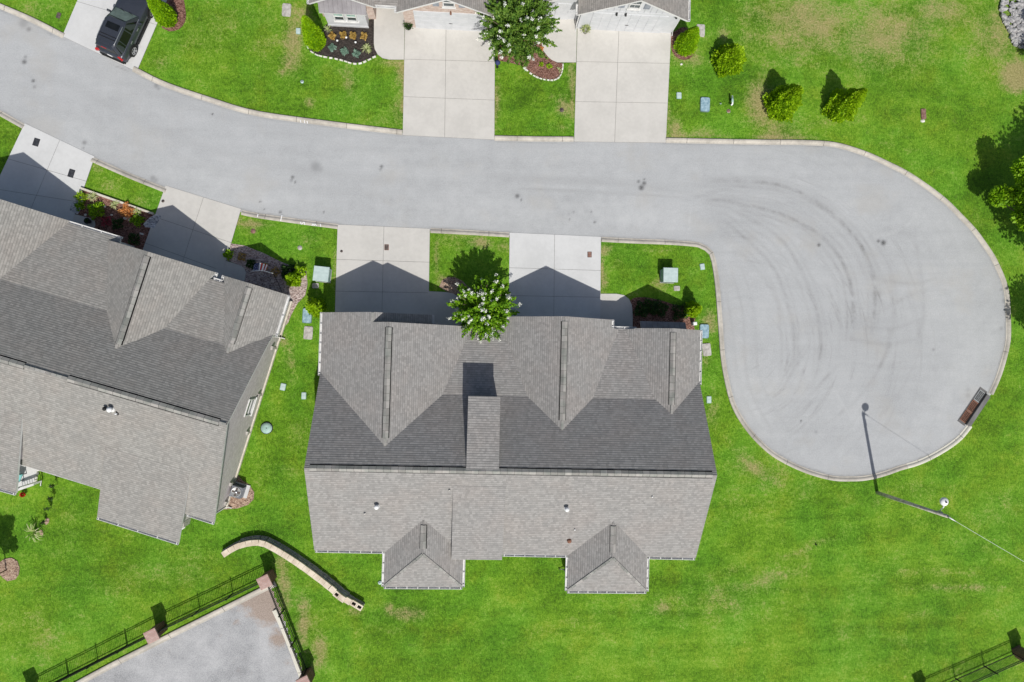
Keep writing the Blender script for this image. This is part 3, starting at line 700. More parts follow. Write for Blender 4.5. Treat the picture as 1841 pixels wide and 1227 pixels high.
def wall_prism(b, prof, axis, a0, a1, m=0):
    """prof: list of (u,z) going round; swept along axis from a0 to a1"""
    f = (lambda u, z, a: (a, u, z)) if axis == 'x' else (lambda u, z, a: (u, a, z))
    n = len(prof); s = len(b.f)
    b.face([f(u, z, a0) for u, z in prof], m); b.face([f(u, z, a1) for u, z in reversed(prof)], m)
    for k in range(n):
        (u, z), (u2, z2) = prof[k], prof[(k + 1) % n]
        b.face([f(u, z, a0), f(u, z, a1), f(u2, z2, a1), f(u2, z2, a0)], m)
    b.planar_uv(range(s, len(b.f)))
def gable_prof(u0, u1, zl, ur, zr, zr2=None): return [(u0, 0), (u1, 0), (u1, zr2 if zr2 else zl), (ur, zr), (u0, zl)]
def window(root, c, wd, ht, nrm, pane='glass', frame='trim', mull=True):
    """c centre on the wall face; nrm outward"""
    n = Vector(nrm).normalized(); x = Vector((-n.y, n.x, 0)); z = Vector((0, 0, 1)); c = Vector(c); b = MB()
    t = .09
    for s in (-1, 1):
        b.bar(c + x * s * (wd / 2) - z * (ht / 2 + t / 2) + n * .03, c + x * s * (wd / 2) + z * (ht / 2 + t / 2) + n * .03, .07, t)
        b.bar(c - x * (wd / 2 - .03) + z * s * (ht / 2) + n * .032, c + x * (wd / 2 - .03) + z * s * (ht / 2) + n * .032, .07, t)
    b.bar(c - x * (wd / 2 + .1) - z * (ht / 2 + .08) + n * .06, c + x * (wd / 2 + .1) - z * (ht / 2 + .08) + n * .06, .13, .05)
    if mull: b.bar(c - x * wd / 2 + n * .028, c + x * wd / 2 + n * .028, .05, .05)
    o = b.build('window', frame, root); p = MB()
    q = [c - x * wd / 2 - z * ht / 2, c + x * wd / 2 - z * ht / 2, c + x * wd / 2 + z * ht / 2, c - x * wd / 2 + z * ht / 2]
    if pane == 'two':
        m0, m1 = (q[0] + q[3]) / 2, (q[1] + q[2]) / 2
        p.face([v + n * .012 for v in (q[0], q[1], m1, m0)], 0); p.face([v + n * .016 for v in (m0, m1, q[2], q[3])], 1)
        p.build('pane', ['glass', 'glassgreen'], o)
    else:
        p.face([v + n * .012 for v in q]); p.build('pane', pane, o)
    return o
def garage_door(root, c, wd, ht, nrm, mat='siding'):
    n = Vector(nrm).normalized(); x = Vector((-n.y, n.x, 0)); b = MB(); c = Vector(c)
    for r in range(4):
        for k in range(8):
            u = -wd / 2 + wd * (k + .5) / 8; zz = ht * (r + .5) / 4
            b.bar(c + x * (u - wd / 16 + .02) + Vector((0, 0, zz)) + n * .02, c + x * (u + wd / 16 - .02) + Vector((0, 0, zz)) + n * .02, .04, ht / 4 - .03)
    b.bar(c - x * wd / 2 + Vector((0, 0, ht / 2)) + n * .01, c + x * wd / 2 + Vector((0, 0, ht / 2)) + n * .01, .02, ht)
    d = b.build('garage_door', mat, root); h = MB(); h.bar(c - x * .12 + Vector((0, 0, .9)) + n * .05, c + x * .12 + Vector((0, 0, .9)) + n * .05, .02, .04); h.build('handle', 'dark', d)
    return d
def front_door(root, c, nrm, mat='shutter'):
    n = Vector(nrm).normalized(); x = Vector((-n.y, n.x, 0)); c = Vector(c); b = MB()
    b.bar(c - x * .46 + Vector((0, 0, 1.03)) + n * .02, c + x * .46 + Vector((0, 0, 1.03)) + n * .02, .05, 2.04)
    d = b.build('door', mat, root); h = MB(); h.bar(c + x * .36 + Vector((0, 0, .95)) + n * .04, c + x * .36 + Vector((0, 0, 1.15)) + n * .04, .03, .03); h.build('handle', 'chrome', d)
def local(root, p):
    q = Vector(p) - root.location; return Matrix.Rotation(-root.rotation_euler.z, 3, 'Z') @ q
def on_slope(root, x, y, zf, z=4.5):
    for _ in range(8): q = local(root, at(x, y, z)); z = zf(q.y)
    return Vector((q.x, q.y, z))
def pipe_vent(roof, p, r=.05, h=.3, mat='plastic', cap=False, boot='trim'):
    b = MB(); b.tube([p - Vector((0, 0, .1)), p + Vector((0, 0, h))], r, 10, 0)
    if cap: b.lathe([(r * 1.9, h - .04), (r * 2.0, h + .03), (r * .6, h + .11)], 12, p, 0)
    b.lathe([(r * 2.6, -.06), (r * 1.9, .06), (r * 1.1, .1)], 10, p, 1)
    return b.build('vent_pipe', [mat, boot], roof)

# ---------- the duplex in the middle
def main_duplex():
    root = empty('duplex_house', (2.43, -6.7775, 0), R_(-1.6), 'duplex in the middle, two hipped rear porches and a shed dormer on its roof', 'house')
    X0, X1 = -11.9, 12.22; s = .6
    b = MB()
    slab(b, [(X1, 0, 6.2), (X1, 5.39, 2.75), (X0, 5.39, 2.75), (X0, 0, 6.2)])
    slab(b, [(X0, -5.62, 2.80), (X1, -5.9, 2.72), (X1, 0, 6.2), (X0, 0, 6.2)])
    slab(b, [(-4.45, 4.1, 3.525), (1.25, 4.1, 3.525), (.0, 8.75, 2.42), (-3.2, 8.75, 2.42)])
    slab(b, [(4.9, 4.1, 3.525), (9.5, 4.1, 3.525), (8.1, 8.75, 2.42), (6.2, 8.75, 2.42)])
    slab(b, [(X0, 5.3, 2.75), (-7.45, 1.05, 5.42), (-7.45, 8.6, 5.42), (-8.51, 8.6, 4.784), (-8.51, 9.2, 4.784), (X0, 9.2, 2.75)])
    slab(b, [(-7.45, 1.05, 5.42), (-4.25, 4.15, 3.5), (-2.42, 8.6, 2.40), (-7.45, 8.6, 5.42)])
    slab(b, [(-8.51, 8.35, 4.784), (-5.1, 8.35, 2.75), (-5.1, 9.25, 2.75), (-8.51, 9.2, 4.784)])
    slab(b, [(1.05, 4.15, 3.5), (3.1, 2.15, 4.73), (3.1, 9.3, 4.73), (-.2, 9.3, 2.75), (-.2, 8.76, 2.75), (-.783, 8.72, 2.40)])
    slab(b, [(3.1, 2.15, 4.73), (5.15, 4.15, 3.5), (6.983, 8.72, 2.40), (6.4, 8.76, 2.75), (6.4, 9.3, 2.75), (3.1, 9.3, 4.73)])
    slab(b, [(9.15, 4.15, 3.5), (10.05, 3.25, 4.04), (10.05, 8.8, 4.04), (7.9, 8.8, 2.75), (7.9, 8.76, 2.75), (7.317, 8.72, 2.40)])
    slab(b, [(10.05, 3.25, 4.04), (12.2, 5.3, 2.75), (12.2, 8.8, 2.75), (10.05, 8.8, 4.04)])
    slab(b, [(-3.4, -5.95, 3.36), (-.27, -5.95, 3.36), (-.27, -1.0, 5.62), (-3.4, -1.0, 5.62)])
    slab(b, [(-.75, .05, 6.195), (-.75, 4.3, 5.5), (-2.65, 4.3, 5.5), (-2.65, .05, 6.195)], .12)
    for (a, c, r, ye, ap, bk, z) in ((-7.57, -2.69, -5.13, -7.85, -5.41, -3.2, 4.21), (3.96, 9.04, 6.5, -8.05, -5.51, -3.1, 4.27)):
        slab(b, [(a, ye, 2.75), (r, ap, z), (r, bk, z), (a, -5.55, 2.75)])
        slab(b, [(a, ye, 2.75), (c, ye, 2.75), (r, ap, z)])
        slab(b, [(c, ye, 2.75), (c, -5.55, 2.75), (r, bk, z), (r, ap, z)])
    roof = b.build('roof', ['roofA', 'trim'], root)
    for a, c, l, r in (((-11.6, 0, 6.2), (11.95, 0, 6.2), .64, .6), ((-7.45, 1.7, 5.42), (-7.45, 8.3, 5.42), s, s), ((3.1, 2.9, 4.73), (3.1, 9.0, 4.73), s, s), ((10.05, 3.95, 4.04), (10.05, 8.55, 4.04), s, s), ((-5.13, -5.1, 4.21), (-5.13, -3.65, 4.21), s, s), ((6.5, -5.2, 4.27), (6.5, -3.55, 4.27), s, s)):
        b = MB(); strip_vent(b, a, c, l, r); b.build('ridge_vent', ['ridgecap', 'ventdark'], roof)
    b = MB()
    for (a, c, r, ye, ap, z) in ((-7.57, -2.69, -5.13, -7.85, -5.41, 4.21), (3.96, 9.04, 6.5, -8.05, -5.51, 4.27)):
        hip_cap(roof, (a + .05, ye + .05, 2.78), (r, ap, z)); hip_cap(roof, (c - .05, ye + .05, 2.78), (r, ap, z))
    for rx, y0, y1, z in ((-7.45, 1.25, 1.7, 5.42), (3.1, 2.35, 2.9, 4.73), (10.05, 3.4, 3.95, 4.04), (-8.51, 8.62, 9.18, 4.784)): hip_cap(roof, (rx, y0, z), (rx, y1, z))
    zs = lambda y: 6.2 - .6 * abs(y)
    for x, y, r, h, m, cp in ((678, 911, .075, .32, 'plastic', True), (1018, 915, .075, .34, 'plastic', True), (656, 924, .04, .16, 'lidgrey', False), (808, 882, .035, .14, 'lidgrey', False), (1172, 894, .035, .15, 'plastic', False), (1033, 953, .04, .15, 'plastic', False), (1023, 973, .075, .10, 'rust', True)):
        pipe_vent(roof, on_slope(root, x, y, zs), r, h, m, cp, 'lidgrey' if r < .07 else 'trim')
    # walls
    b = MB()
    wall_prism(b, [(-5.35, 0), (5.15, 0), (5.15, 2.66), (0, 5.97), (-5.35, 2.74)], 'x', -11.6, 11.9)
    wall_prism(b, gable_prof(-11.6, -3.3, 2.72, -7.45, 5.2), 'y', 4.5, 8.3); wall_prism(b, gable_prof(-11.595, -5.4, 2.70, -8.51, 4.55), 'y', 8.3, 8.9)
    wall_prism(b, gable_prof(.1, 6.1, 2.72, 3.1, 4.5), 'y', 4.5, 9.0); wall_prism(b, gable_prof(8.2, 11.895, 2.72, 10.05, 3.82), 'y', 4.5, 8.5)
    wall_prism(b, [(-3.5, 0), (.3, 0), (.3, 2.7), (-3.5, 2.7)], 'y', 4.4, 7.1); wall_prism(b, [(6.0, 0), (8.3, 0), (8.3, 2.7), (6.0, 2.7)], 'y', 4.4, 7.1)
    for a, c, ye in ((-7.3, -2.95, -7.55), (4.2, 8.8, -7.75)): wall_prism(b, [(a, 0), (c, 0), (c, 2.6), (a, 2.6)], 'y', ye, -5.0)
    wall_prism(b, [(-5.65, 0), (-1.3, 0), (-1.3, 5.25), (-5.65, 3.2)], 'x', -3.35, -.35)
    wall_prism(b, [(.3, 4.0), (4.15, 3.2), (4.15, 5.37), (.3, 6.0)], 'x', -2.55, -.85)
    b.build('wall', 'brickG', root)
    for a, c, o in (((X0, 9.2, 2.75), (X0, 5.2, 2.75), (-1, 0, 0)), ((12.2, 5.2, 2.75), (12.2, 8.8, 2.75), (1, 0, 0)), ((-3.0, 8.75, 2.42), (-.3, 8.75, 2.42), (0, 1, 0)), ((6.5, 8.75, 2.42), (8.1, 8.75, 2.42), (0, 1, 0)), ((6.4, 8.75, 2.75), (6.4, 9.3, 2.75), (1, 0, 0)), ((-5.1, 8.65, 2.75), (-5.1, 9.25, 2.75), (1, 0, 0)), ((-.2, 8.8, 2.75), (-.2, 9.3, 2.75), (-1, 0, 0)),
                    ((X0 + .05, -5.63, 2.78), (-7.62, -5.67, 2.77), (0, -1, 0)), ((-.2, -5.77, 2.76), (3.9, -5.81, 2.75), (0, -1, 0)), ((9.1, -5.86, 2.74), (X1 - .05, -5.9, 2.73), (0, -1, 0)),
                    ((-7.57, -7.85, 2.75), (-2.69, -7.85, 2.75), (0, -1, 0)), ((-7.57, -5.75, 2.75), (-7.57, -7.85, 2.75), (-1, 0, 0)), ((-2.69, -6.1, 2.75), (-2.69, -7.85, 2.75), (1, 0, 0)), ((3.96, -8.05, 2.75), (9.04, -8.05, 2.75), (0, -1, 0)), ((3.96, -5.9, 2.75), (3.96, -8.05, 2.75), (-1, 0, 0)), ((9.04, -5.95, 2.75), (9.04, -8.05, 2.75), (1, 0, 0))):
        gutter(root, a, c, o)
    downspout(root, (-11.68, 5.3, 0), 2.6, (-1, 0, 0)); downspout(root, (11.98, 5.3, 0), 2.6, (1, 0, 0)); downspout(root, (12.0, -5.75, 0), 2.6, (0, -1, 0)); downspout(root, (-11.7, -5.5, 0), 2.6, (0, -1, 0)); downspout(root, (4.1, -7.5, 0), 2.6, (-1, 0, 0))
    garage_door(root, (-8.5, 8.9, 0), 4.9, 2.2, (0, 1, 0)); garage_door(root, (3.1, 9.0, 0), 4.9, 2.2, (0, 1, 0))
    front_door(root, (-1.6, 7.1, 0), (0, 1, 0)); front_door(root, (7.1, 7.1, 0), (0, 1, 0))
    for c, wd, ht, n in (((10.05, 8.5, 1.4), 1.7, 1.3, (0, 1, 0)), ((3.1, 9.0, 3.5), .8, .9, (0, 1, 0)), ((-7.2, 8.3, 4.0), .8, .9, (0, 1, 0)), ((11.9, 2.0, 1.5), 1.1, 1.3, (1, 0, 0)), ((-11.6, 2.0, 1.5), 1.1, 1.3, (-1, 0, 0)), ((-9.5, -5.35, 1.5), 1.6, 1.3, (0, -1, 0)), ((1.8, -5.35, 1.5), 1.6, 1.3, (0, -1, 0)), ((10.5, -5.35, 1.5), 1.6, 1.3, (0, -1, 0)), ((-5.1, -7.55, 1.4), 3.2, 1.5, (0, -1, 0)), ((6.5, -7.75, 1.4), 3.2, 1.5, (0, -1, 0))):
        window(root, c, wd, ht, n)
    b = MB(); slab(b, [(11.35, 8.5, 2.72), (11.35, 9.3, 2.3), (8.35, 9.3, 2.3), (8.35, 8.5, 2.72)], .05, 0, False)
    for k in range(9): b.bar((8.4 + k * .365, 8.5, 2.735), (8.4 + k * .365, 9.3, 2.315), .025, .03, 0)
    b.build('awning', ['seam', 'trim'], root)
    for x, y in ((-2.9, 8.5), (-.4, 8.5), (7.9, 8.5)):
        b = MB(); b.box((x, y, 1.12), (.16, .16, 2.2)); b.box((x, y, .12), (.26, .26, .2)); b.build('column', 'trim', root)
    # meters and hose on the west wall, and a downspout elbow
    b = MB(); b.box((-11.72, 4.6, 1.0), (.22, .35, .6)); b.build('meter_box', 'plastic', root)
    b = MB(); b.tube([(-11.72, 3.9, .2), (-11.95, 3.75, .55), (-12.0, 3.3, .75), (-11.9, 2.9, .5), (-11.7, 2.7, .2)], .05, 7); b.build('hose', 'plastic', root)
    return root
house_main = main_duplex()

# ---------- the duplex at the left
def left_duplex():
    root = empty('duplex_house', (-13.795, -3.944, 0), R_(-16.8), 'turned duplex cut by the left edge, its brick gable end has one window', 'house')
    b = MB(); X0 = -25.5; N = .61; S = .527; s = .65
    slab(b, [(0, 0, 6.2), (0, 5.68, 2.735), (X0, 5.68, 2.735), (X0, 0, 6.2)])
    slab(b, [(X0, -6.2, 2.75), (0, -6.62, 2.75), (0, 0, 6.2), (X0, 0, 6.2)])
    slab(b, [(-16.1, 4.1, 3.705), (-9.3, 4.1, 3.705), (-10.8, 8.5, 2.42), (-14.75, 8.5, 2.42)])
    slab(b, [(-6.3, 4.1, 3.705), (-2.1, 4.1, 3.705), (-3.45, 7.72, 2.86), (-5.0, 7.72, 2.86)])
    for r, f in ((-7.78, 8.2), (-17.8, 8.65)):
        eL, eR = (3.8, 3.25) if r > -10 else (3.25, 3.8)
        slab(b, [(r - 1.85, 4.15, 3.66), (r, 2.1, 4.8625), (r, f, 4.8625), (r - eL, f, 4.8625 - .65 * eL)]); slab(b, [(r, 2.1, 4.8625), (r + 1.85, 4.15, 3.66), (r + eR, f, 4.8625 - .65 * eR), (r, f, 4.8625)])
    slab(b, [(-2.5, 4.1, 3.63), (-1.93, 3.55, 3.97), (-1.93, 8.15, 3.97), (-3.95, 8.15, 2.75)]); slab(b, [(-1.93, 3.55, 3.97), (.1, 5.6, 2.75), (.1, 8.15, 2.75), (-1.93, 8.15, 3.97)])
    slab(b, [(-6.9, -8.3, 2.50), (-1.78, -8.5, 2.44), (-1.78, -3.4, 4.385), (-6.9, -3.4, 4.375)]); slab(b, [(X0, -8.1, 2.72), (-11.82, -8.15, 2.70), (-11.82, -3.0, 4.60), (X0, -3.0, 4.60)])
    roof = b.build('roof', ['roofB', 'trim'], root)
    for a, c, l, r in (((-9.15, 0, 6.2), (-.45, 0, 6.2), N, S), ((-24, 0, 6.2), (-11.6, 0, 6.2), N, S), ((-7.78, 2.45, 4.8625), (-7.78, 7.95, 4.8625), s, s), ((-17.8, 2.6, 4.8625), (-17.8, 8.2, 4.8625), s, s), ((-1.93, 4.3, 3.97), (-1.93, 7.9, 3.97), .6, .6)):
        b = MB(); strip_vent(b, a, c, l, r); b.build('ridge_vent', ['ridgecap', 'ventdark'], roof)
    b = MB(); hip_cap(roof, (-11.6, 0, 6.21), (-9.15, 0, 6.21)); hip_cap(roof, (-.45, 0, 6.21), (-.05, 0, 6.21)); hip_cap(roof, (-7.78, 2.2, 4.87), (-7.78, 2.45, 4.87)); hip_cap(roof, (-1.93, 3.7, 3.98), (-1.93, 4.3, 3.98))
    p = on_slope(root, 202, 737, lambda y: 6.2 - S * abs(y))
    pipe_vent(roof, p, .08, .34, 'plastic', True); pipe_vent(roof, p + Vector((-.32, -.05, 0)), .06, .22, 'dark', True, 'lidgrey'); pipe_vent(roof, p + Vector((.30, -.18, -.1)), .045, .25, 'plastic', False, 'dark')
    b = MB()
    wall_prism(b, [(-6.35, 0), (5.45, 0), (5.45, 2.68), (0, 5.98), (-6.35, 2.7)], 'x', X0 + .4, -.30)
    for r, f in ((-7.78, 7.85), (-17.8, 8.3)): wall_prism(b, gable_prof(r - 2.95, r + 2.95, 2.72, r, 4.62), 'y', 4.5, f)
    wall_prism(b, gable_prof(-3.65, -.305, 2.70, -1.93, 3.75), 'y', 4.5, 7.8)
    wall_prism(b, [(-15.0, 0), (-10.6, 0), (-10.6, 2.7), (-15.0, 2.7)], 'y', 4.4, 7.0); wall_prism(b, [(-4.9, 0), (-3.6, 0), (-3.6, 2.7), (-4.9, 2.7)], 'y', 4.4, 6.6)
    wall_prism(b, [(-6.6, 0), (-2.3, 0), (-2.3, 2.3), (-6.6, 2.3)], 'y', -8.1, -6.0); wall_prism(b, [(X0 + .4, 0), (-13.9, 0), (-13.9, 2.5), (X0 + .4, 2.5)], 'y', -7.7, -6.0)
    wall_prism(b, [(-6.0, 2.2), (-4.6, 2.2), (-4.0, 3.95), (-6.0, 3.20)], 'x', -6.8, -1.86); wall_prism(b, [(-6.0, 2.2), (-4.0, 2.2), (-4.0, 4.02), (-6.0, 3.33)], 'x', X0 + .4, -11.9)
    b.build('wall', 'brickG', root)
    b = MB(); b.box((-.27, -.45, .1), (.12, 11.9, .24)); b.box((-.268, 6.6, .1), (.12, 2.5, .24)); b.build('foundation', 'foundation', root)
    for a, c, o in (((.1, 5.45, 2.75), (.1, 8.15, 2.75), (1, 0, 0)), ((-14.5, 8.5, 2.42), (-10.7, 8.5, 2.42), (0, 1, 0)), ((-4.50, 7.72, 2.85), (-3.98, 7.72, 2.85), (0, 1, 0)), ((-4.53, 7.75, 2.75), (-4.53, 8.2, 2.75), (1, 0, 0)), ((-3.95, 8.15, 2.75), (-3.95, 7.75, 2.75), (-1, 0, 0)),
                    ((-1.75, -6.56, 2.75), (0, -6.62, 2.75), (0, -1, 0)), ((-6.9, -8.3, 2.50), (-1.78, -8.5, 2.44), (0, -1, 0)), ((-11.8, -6.3, 2.75), (-6.95, -6.42, 2.75), (0, -1, 0)), ((X0, -8.1, 2.75), (-11.82, -8.15, 2.75), (0, -1, 0))):
        gutter(root, a, c, o, tick=1.05)
    downspout(root, (-.3, -6.3, 0), 2.6, (1, 0, 0)); downspout(root, (-.32, 5.35, 0), 2.6, (1, 0, 0)); downspout(root, (-11.95, -7.9, 0), 2.6, (0, -1, 0))
    q = local(root, at(440, 731, 1.9)); window(root, (-.30, q.y, 1.9), 1.05, 1.1, (1, 0, 0))
    for y, hh in ((4.55, 1.2), (1.35, .9), (-1.2, .8), (-4.6, .9), (-5.9, .7)):
        b = MB(); b.box((-.23, y, hh), (.13, .22, .32)); b.tube([(-.24, y - .05, hh - .16), (-.24, y - .05, .1)], .025, 6); b.build('meter_box', 'lidgrey', root)
    garage_door(root, (-7.78, 7.85, 0), 4.9, 2.2, (0, 1, 0)); garage_door(root, (-17.8, 8.3, 0), 4.9, 2.2, (0, 1, 0)); front_door(root, (-12.9, 7.0, 0), (0, 1, 0)); front_door(root, (-4.25, 6.6, 0), (0, 1, 0))
    for c, wd, ht, n in (((-1.95, 7.8, 1.4), 1.7, 1.3, (0, 1, 0)), ((-7.78, 7.85, 3.6), .8, .9, (0, 1, 0)), ((-4.4, -8.1, 1.3), 3.0, 1.5, (0, -1, 0)), ((-9.3, -6.35, 1.5), 1.6, 1.3, (0, -1, 0)), ((-1.2, -6.35, 1.5), 1.0, 1.3, (0, -1, 0))): window(root, c, wd, ht, n)
    b = MB(); b.box((-11.1, 8.25, 1.1), (.15, .15, 2.2)); b.build('column', 'trim', root)
    return root
house_left = left_duplex()

# ---------- the duplex along the top edge
def top_duplex():
    root = empty('duplex_house', (6.9435, 21.766, 0), R_(-1.5), 'duplex cut by the top edge, half red brick and half white board siding', 'house')
    b = MB(); s = .6; YR = 9.0
    slab(b, [(-17.1, 3.6, 2.75), (7.24, 3.6, 2.75), (7.24, YR, 6.2), (-17.1, YR, 6.2)]); slab(b, [(7.24, YR, 6.2), (7.24, YR + 5.75, 2.75), (-17.1, YR + 5.75, 2.75), (-17.1, YR, 6.2)])
    def gab(x0, x1, f, back, sl=s):
        r = (x0 + x1) / 2; z = 2.75 + sl * (r - x0)
        slab(b, [(x0, f, 2.75), (r, f, z), (r, back, z), (x0, back - 1.5, 2.75)]); slab(b, [(r, f, z), (x1, f, 2.75), (x1, back - 1.5, 2.75), (r, back, z)]); return r, z
    gA = gab(0.0, 7.24, .3, 6.5); gA2 = gab(-2.15, 7.235, 1.0, 7.5); gB = gab(-11.62, -5.18, -.2, 6.5); gC = gab(-17.1, -13.0, .05, 5.6)
    slab(b, [(-13.6, .2, 2.75), (-11.0, .2, 2.75), (-10.0, 5.0, 3.62), (-15.0, 5.0, 3.62)]); slab(b, [(-5.4, .8, 2.75), (-1.9, .8, 2.75), (-1.0, 5.0, 3.62), (-6.4, 5.0, 3.62)])
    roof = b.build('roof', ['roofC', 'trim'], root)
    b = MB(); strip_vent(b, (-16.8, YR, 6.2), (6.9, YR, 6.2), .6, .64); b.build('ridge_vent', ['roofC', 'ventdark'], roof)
    # walls: brick half, white half
    b = MB()
    wall_prism(b, gable_prof(-11.3, -5.5, 2.72, gB[0], gB[1] - .22), 'y', .2, 5.5); wall_prism(b, gable_prof(-16.8, -13.3, 2.72, gC[0], gC[1] - .22), 'y', .6, 5.0)
    wall_prism(b, [(-16.8, 0), (-5.0, 0), (-5.0, 2.7), (-16.8, 2.7)], 'y', 4.2, 14.3); wall_prism(b, [(4.1, 2.6), (13.9, 2.6), (9, 5.9)], 'x', -16.75, -5.05)
    b.build('wall', 'brickP', root)
    b = MB()
    wall_prism(b, gable_prof(.34, 6.9, 2.72, gA[0], gA[1] - .22), 'y', .75, 5.5); wall_prism(b, gable_prof(-1.85, 6.895, 2.72, gA2[0], gA2[1] - .22), 'y', 1.35, 6.5)
    wall_prism(b, [(-5.0, 0), (6.9, 0), (6.9, 2.7), (-5.0, 2.7)], 'y', 4.25, 14.25); wall_prism(b, [(4.15, 2.6), (13.85, 2.6), (9, 5.9)], 'x', -5.05, 6.95)
    for k in range(16):
        x = .75 + k * .4; zt = 2.75 + s * (min(x, 7.24 - x)) - .34
        if zt > 2.85: b.bar((x, .735, 2.6), (x, .735, zt), .025, .04)
    b.bar((.34, .73, 2.55), (6.9, .73, 2.55), .03, .12); b.build('siding', 'siding', root)
    b = MB(); wall_prism(b, [(-16.42, 0), (-13.78, 0), (-13.78, 2.2), (-16.42, 2.2)], 'y', 0.0, .7)
    b.bar((-16.45, -.012, 2.12), (-13.75, -.012, 2.12), .03, .12); b.bar((-16.45, -.012, .12), (-13.75, -.012, .12), .03, .2); bay = b.build('bay', 'siding', root)
    b = MB(); slab(b, [(-16.6, -.22, 2.17), (-13.6, -.22, 2.17), (-13.6, .6, 2.85), (-16.6, .6, 2.85)], .06, 0, False)
    for k in range(11): b.bar((-16.55 + k * .29, -.21, 2.19), (-16.55 + k * .29, .58, 2.865), .035, .07, 0)
    b.build('bay_roof', ['seam', 'trim'], root)
    for x in (-15.5, -14.68): window(root, (x, 0.0, 1.42), .62, 1.05, (0, -1, 0), 'two')
    garage_door(root, (-8.25, .2, 0), 4.75, 2.3, (0, -1, 0)); garage_door(root, (3.6, .75, 0), 5.0, 2.3, (0, -1, 0)); front_door(root, (-12.3, 4.2, 0), (0, -1, 0)); front_door(root, (-.8, 1.35, 0), (0, -1, 0), 'siding')
    for c in ((3.55, .75, 3.6), (-8.3, .2, 3.55)):
        window(root, c, .7, .95, (0, -1, 0))
        for sg in (-1, 1):
            b = MB(); X = c[0] + sg * .82
            b.bar((X - .2, c[1] - .02, c[2]), (X + .2, c[1] - .02, c[2]), .04, 1.0)
            for k in range(8): b.bar((X - .16, c[1] - .045, c[2] - .42 + k * .12), (X + .16, c[1] - .045, c[2] - .42 + k * .12), .02, .05)
            b.build('shutter', 'shutter', root)
    for x, y, z in ((2.6, .75, 2.45), (3.2, .75, 2.45), (6.55, .75, 2.5), (-8.2, .2, 2.45)):
        b = MB(); b.box((x, y - .12, z), (.12, .16, .2), 0, 0, .6); b.bar((x, y - .02, z + .05), (x, y - .2, z + .12), .04, .04); b.build('wall_lamp', 'dark' if y > .5 else 'rust', root)
    for a, c, o in (((-12.98, .2, 2.75), (-11.68, .2, 2.75), (0, -1, 0)), ((-11.62, .2, 2.75), (-11.62, -.2, 2.75), (-1, 0, 0)), ((0, 1.0, 2.75), (0, .3, 2.75), (-1, 0, 0)), ((7.24, .3, 2.75), (7.24, 4.8, 2.75), (1, 0, 0)), ((-17.1, 3.6, 2.75), (-17.1, .05, 2.75), (-1, 0, 0)), ((-5.2, .8, 2.75), (-2.2, .8, 2.75), (0, -1, 0))): gutter(root, a, c, o)
    downspout(root, (.26, .85, 0), 2.6, (0, -1, 0)); downspout(root, (6.98, .9, 0), 2.6, (0, -1, 0))
    return root
house_top = top_duplex()
# ------------------------------------------------------------------ foliage
RNG = np.random.default_rng(11)
def leaf_object(name, P, D, ln, wd, mat, parent=None, curl=.3):
    """many small folded leaves: P centres, D pointing directions, ln/wd sizes (arrays or numbers)"""
    n = len(P); D = D / (np.linalg.norm(D, axis=1, keepdims=True) + 1e-9)
    A = RNG.normal(size=(n, 3)) * .55 + np.array([0.05, -.3, 1.0]); S = np.cross(D, A);      # blades turn their faces to the light
    S /= (np.linalg.norm(S, axis=1, keepdims=True) + 1e-9); Nn = np.cross(S, D)
    ln = np.broadcast_to(np.asarray(ln, float).reshape(-1, 1), (n, 1)); wd = np.broadcast_to(np.asarray(wd, float).reshape(-1, 1), (n, 1))
    k = RNG.uniform(.7, 1.25, (n, 1)); ln = ln * k; wd = wd * k
    V = np.stack([P - D * ln / 2, P + S * wd / 2 + Nn * wd * curl, P + D * ln / 2, P - S * wd / 2 + Nn * wd * curl], 1).reshape(-1, 3)
    me = bpy.data.meshes.new(name); me.vertices.add(4 * n); me.vertices.foreach_set('co', V.ravel())
    me.loops.add(4 * n); me.loops.foreach_set('vertex_index', np.arange(4 * n, dtype=np.int32))
    me.polygons.add(n); me.polygons.foreach_set('loop_start', np.arange(0, 4 * n, 4, dtype=np.int32))
    me.materials.append(MT[mat]); me.update(calc_edges=True); me.validate()
    o = bpy.data.objects.new(name, me); COL.objects.link(o)
    if parent: o.parent = parent
    return o
def sph(n):
    v = RNG.normal(size=(n, 3)); return v / np.linalg.norm(v, axis=1, keepdims=True)
def cone_shrub(name, base, H, R, n, mat, label, cat, leaf=(.16, .07), rough=.12, group=None, power=.62):
    root = empty(name, base, RNG.uniform(0, 6.28), label, cat, group)
    b = MB(); b.tube([(0, 0, -.1), (0, 0, H * .5)], [.09, .05], 7); b.build('trunk', 'bark', root)
    prof = lambda t: R * np.minimum(1, (np.clip(t, 0, 1) / .10) ** .5 * .25 + .75) * np.power(np.clip(1 - t, 0, 1), power)
    t = RNG.uniform(0, 1, n) ** 1.25; ph = RNG.uniform(0, 2 * np.pi, n)
    lump = 1 + rough * (np.sin(ph * 5 + t * 9) * .5 + np.sin(ph * 3 - t * 14 + 1.7) * .5 + np.sin(ph * 9 + t * 23) * .35)
    r = prof(t) * lump * RNG.uniform(.72, 1.03, n)
    P = np.stack([r * np.cos(ph), r * np.sin(ph), .05 + t * H], 1)
    D = np.stack([np.cos(ph), np.sin(ph), np.full(n, .75)], 1) + RNG.normal(size=(n, 3)) * .45
    leaf_object('foliage', P, D, leaf[0], leaf[1], mat, root)
    b = MB(); b.lathe([(float(prof(np.array(tt))) * .74, .05 + tt * H) for tt in (0.0, .06, .2, .4, .6, .8, .95)], 14); b.build('inner_foliage', 'myrtle', root)
    return root
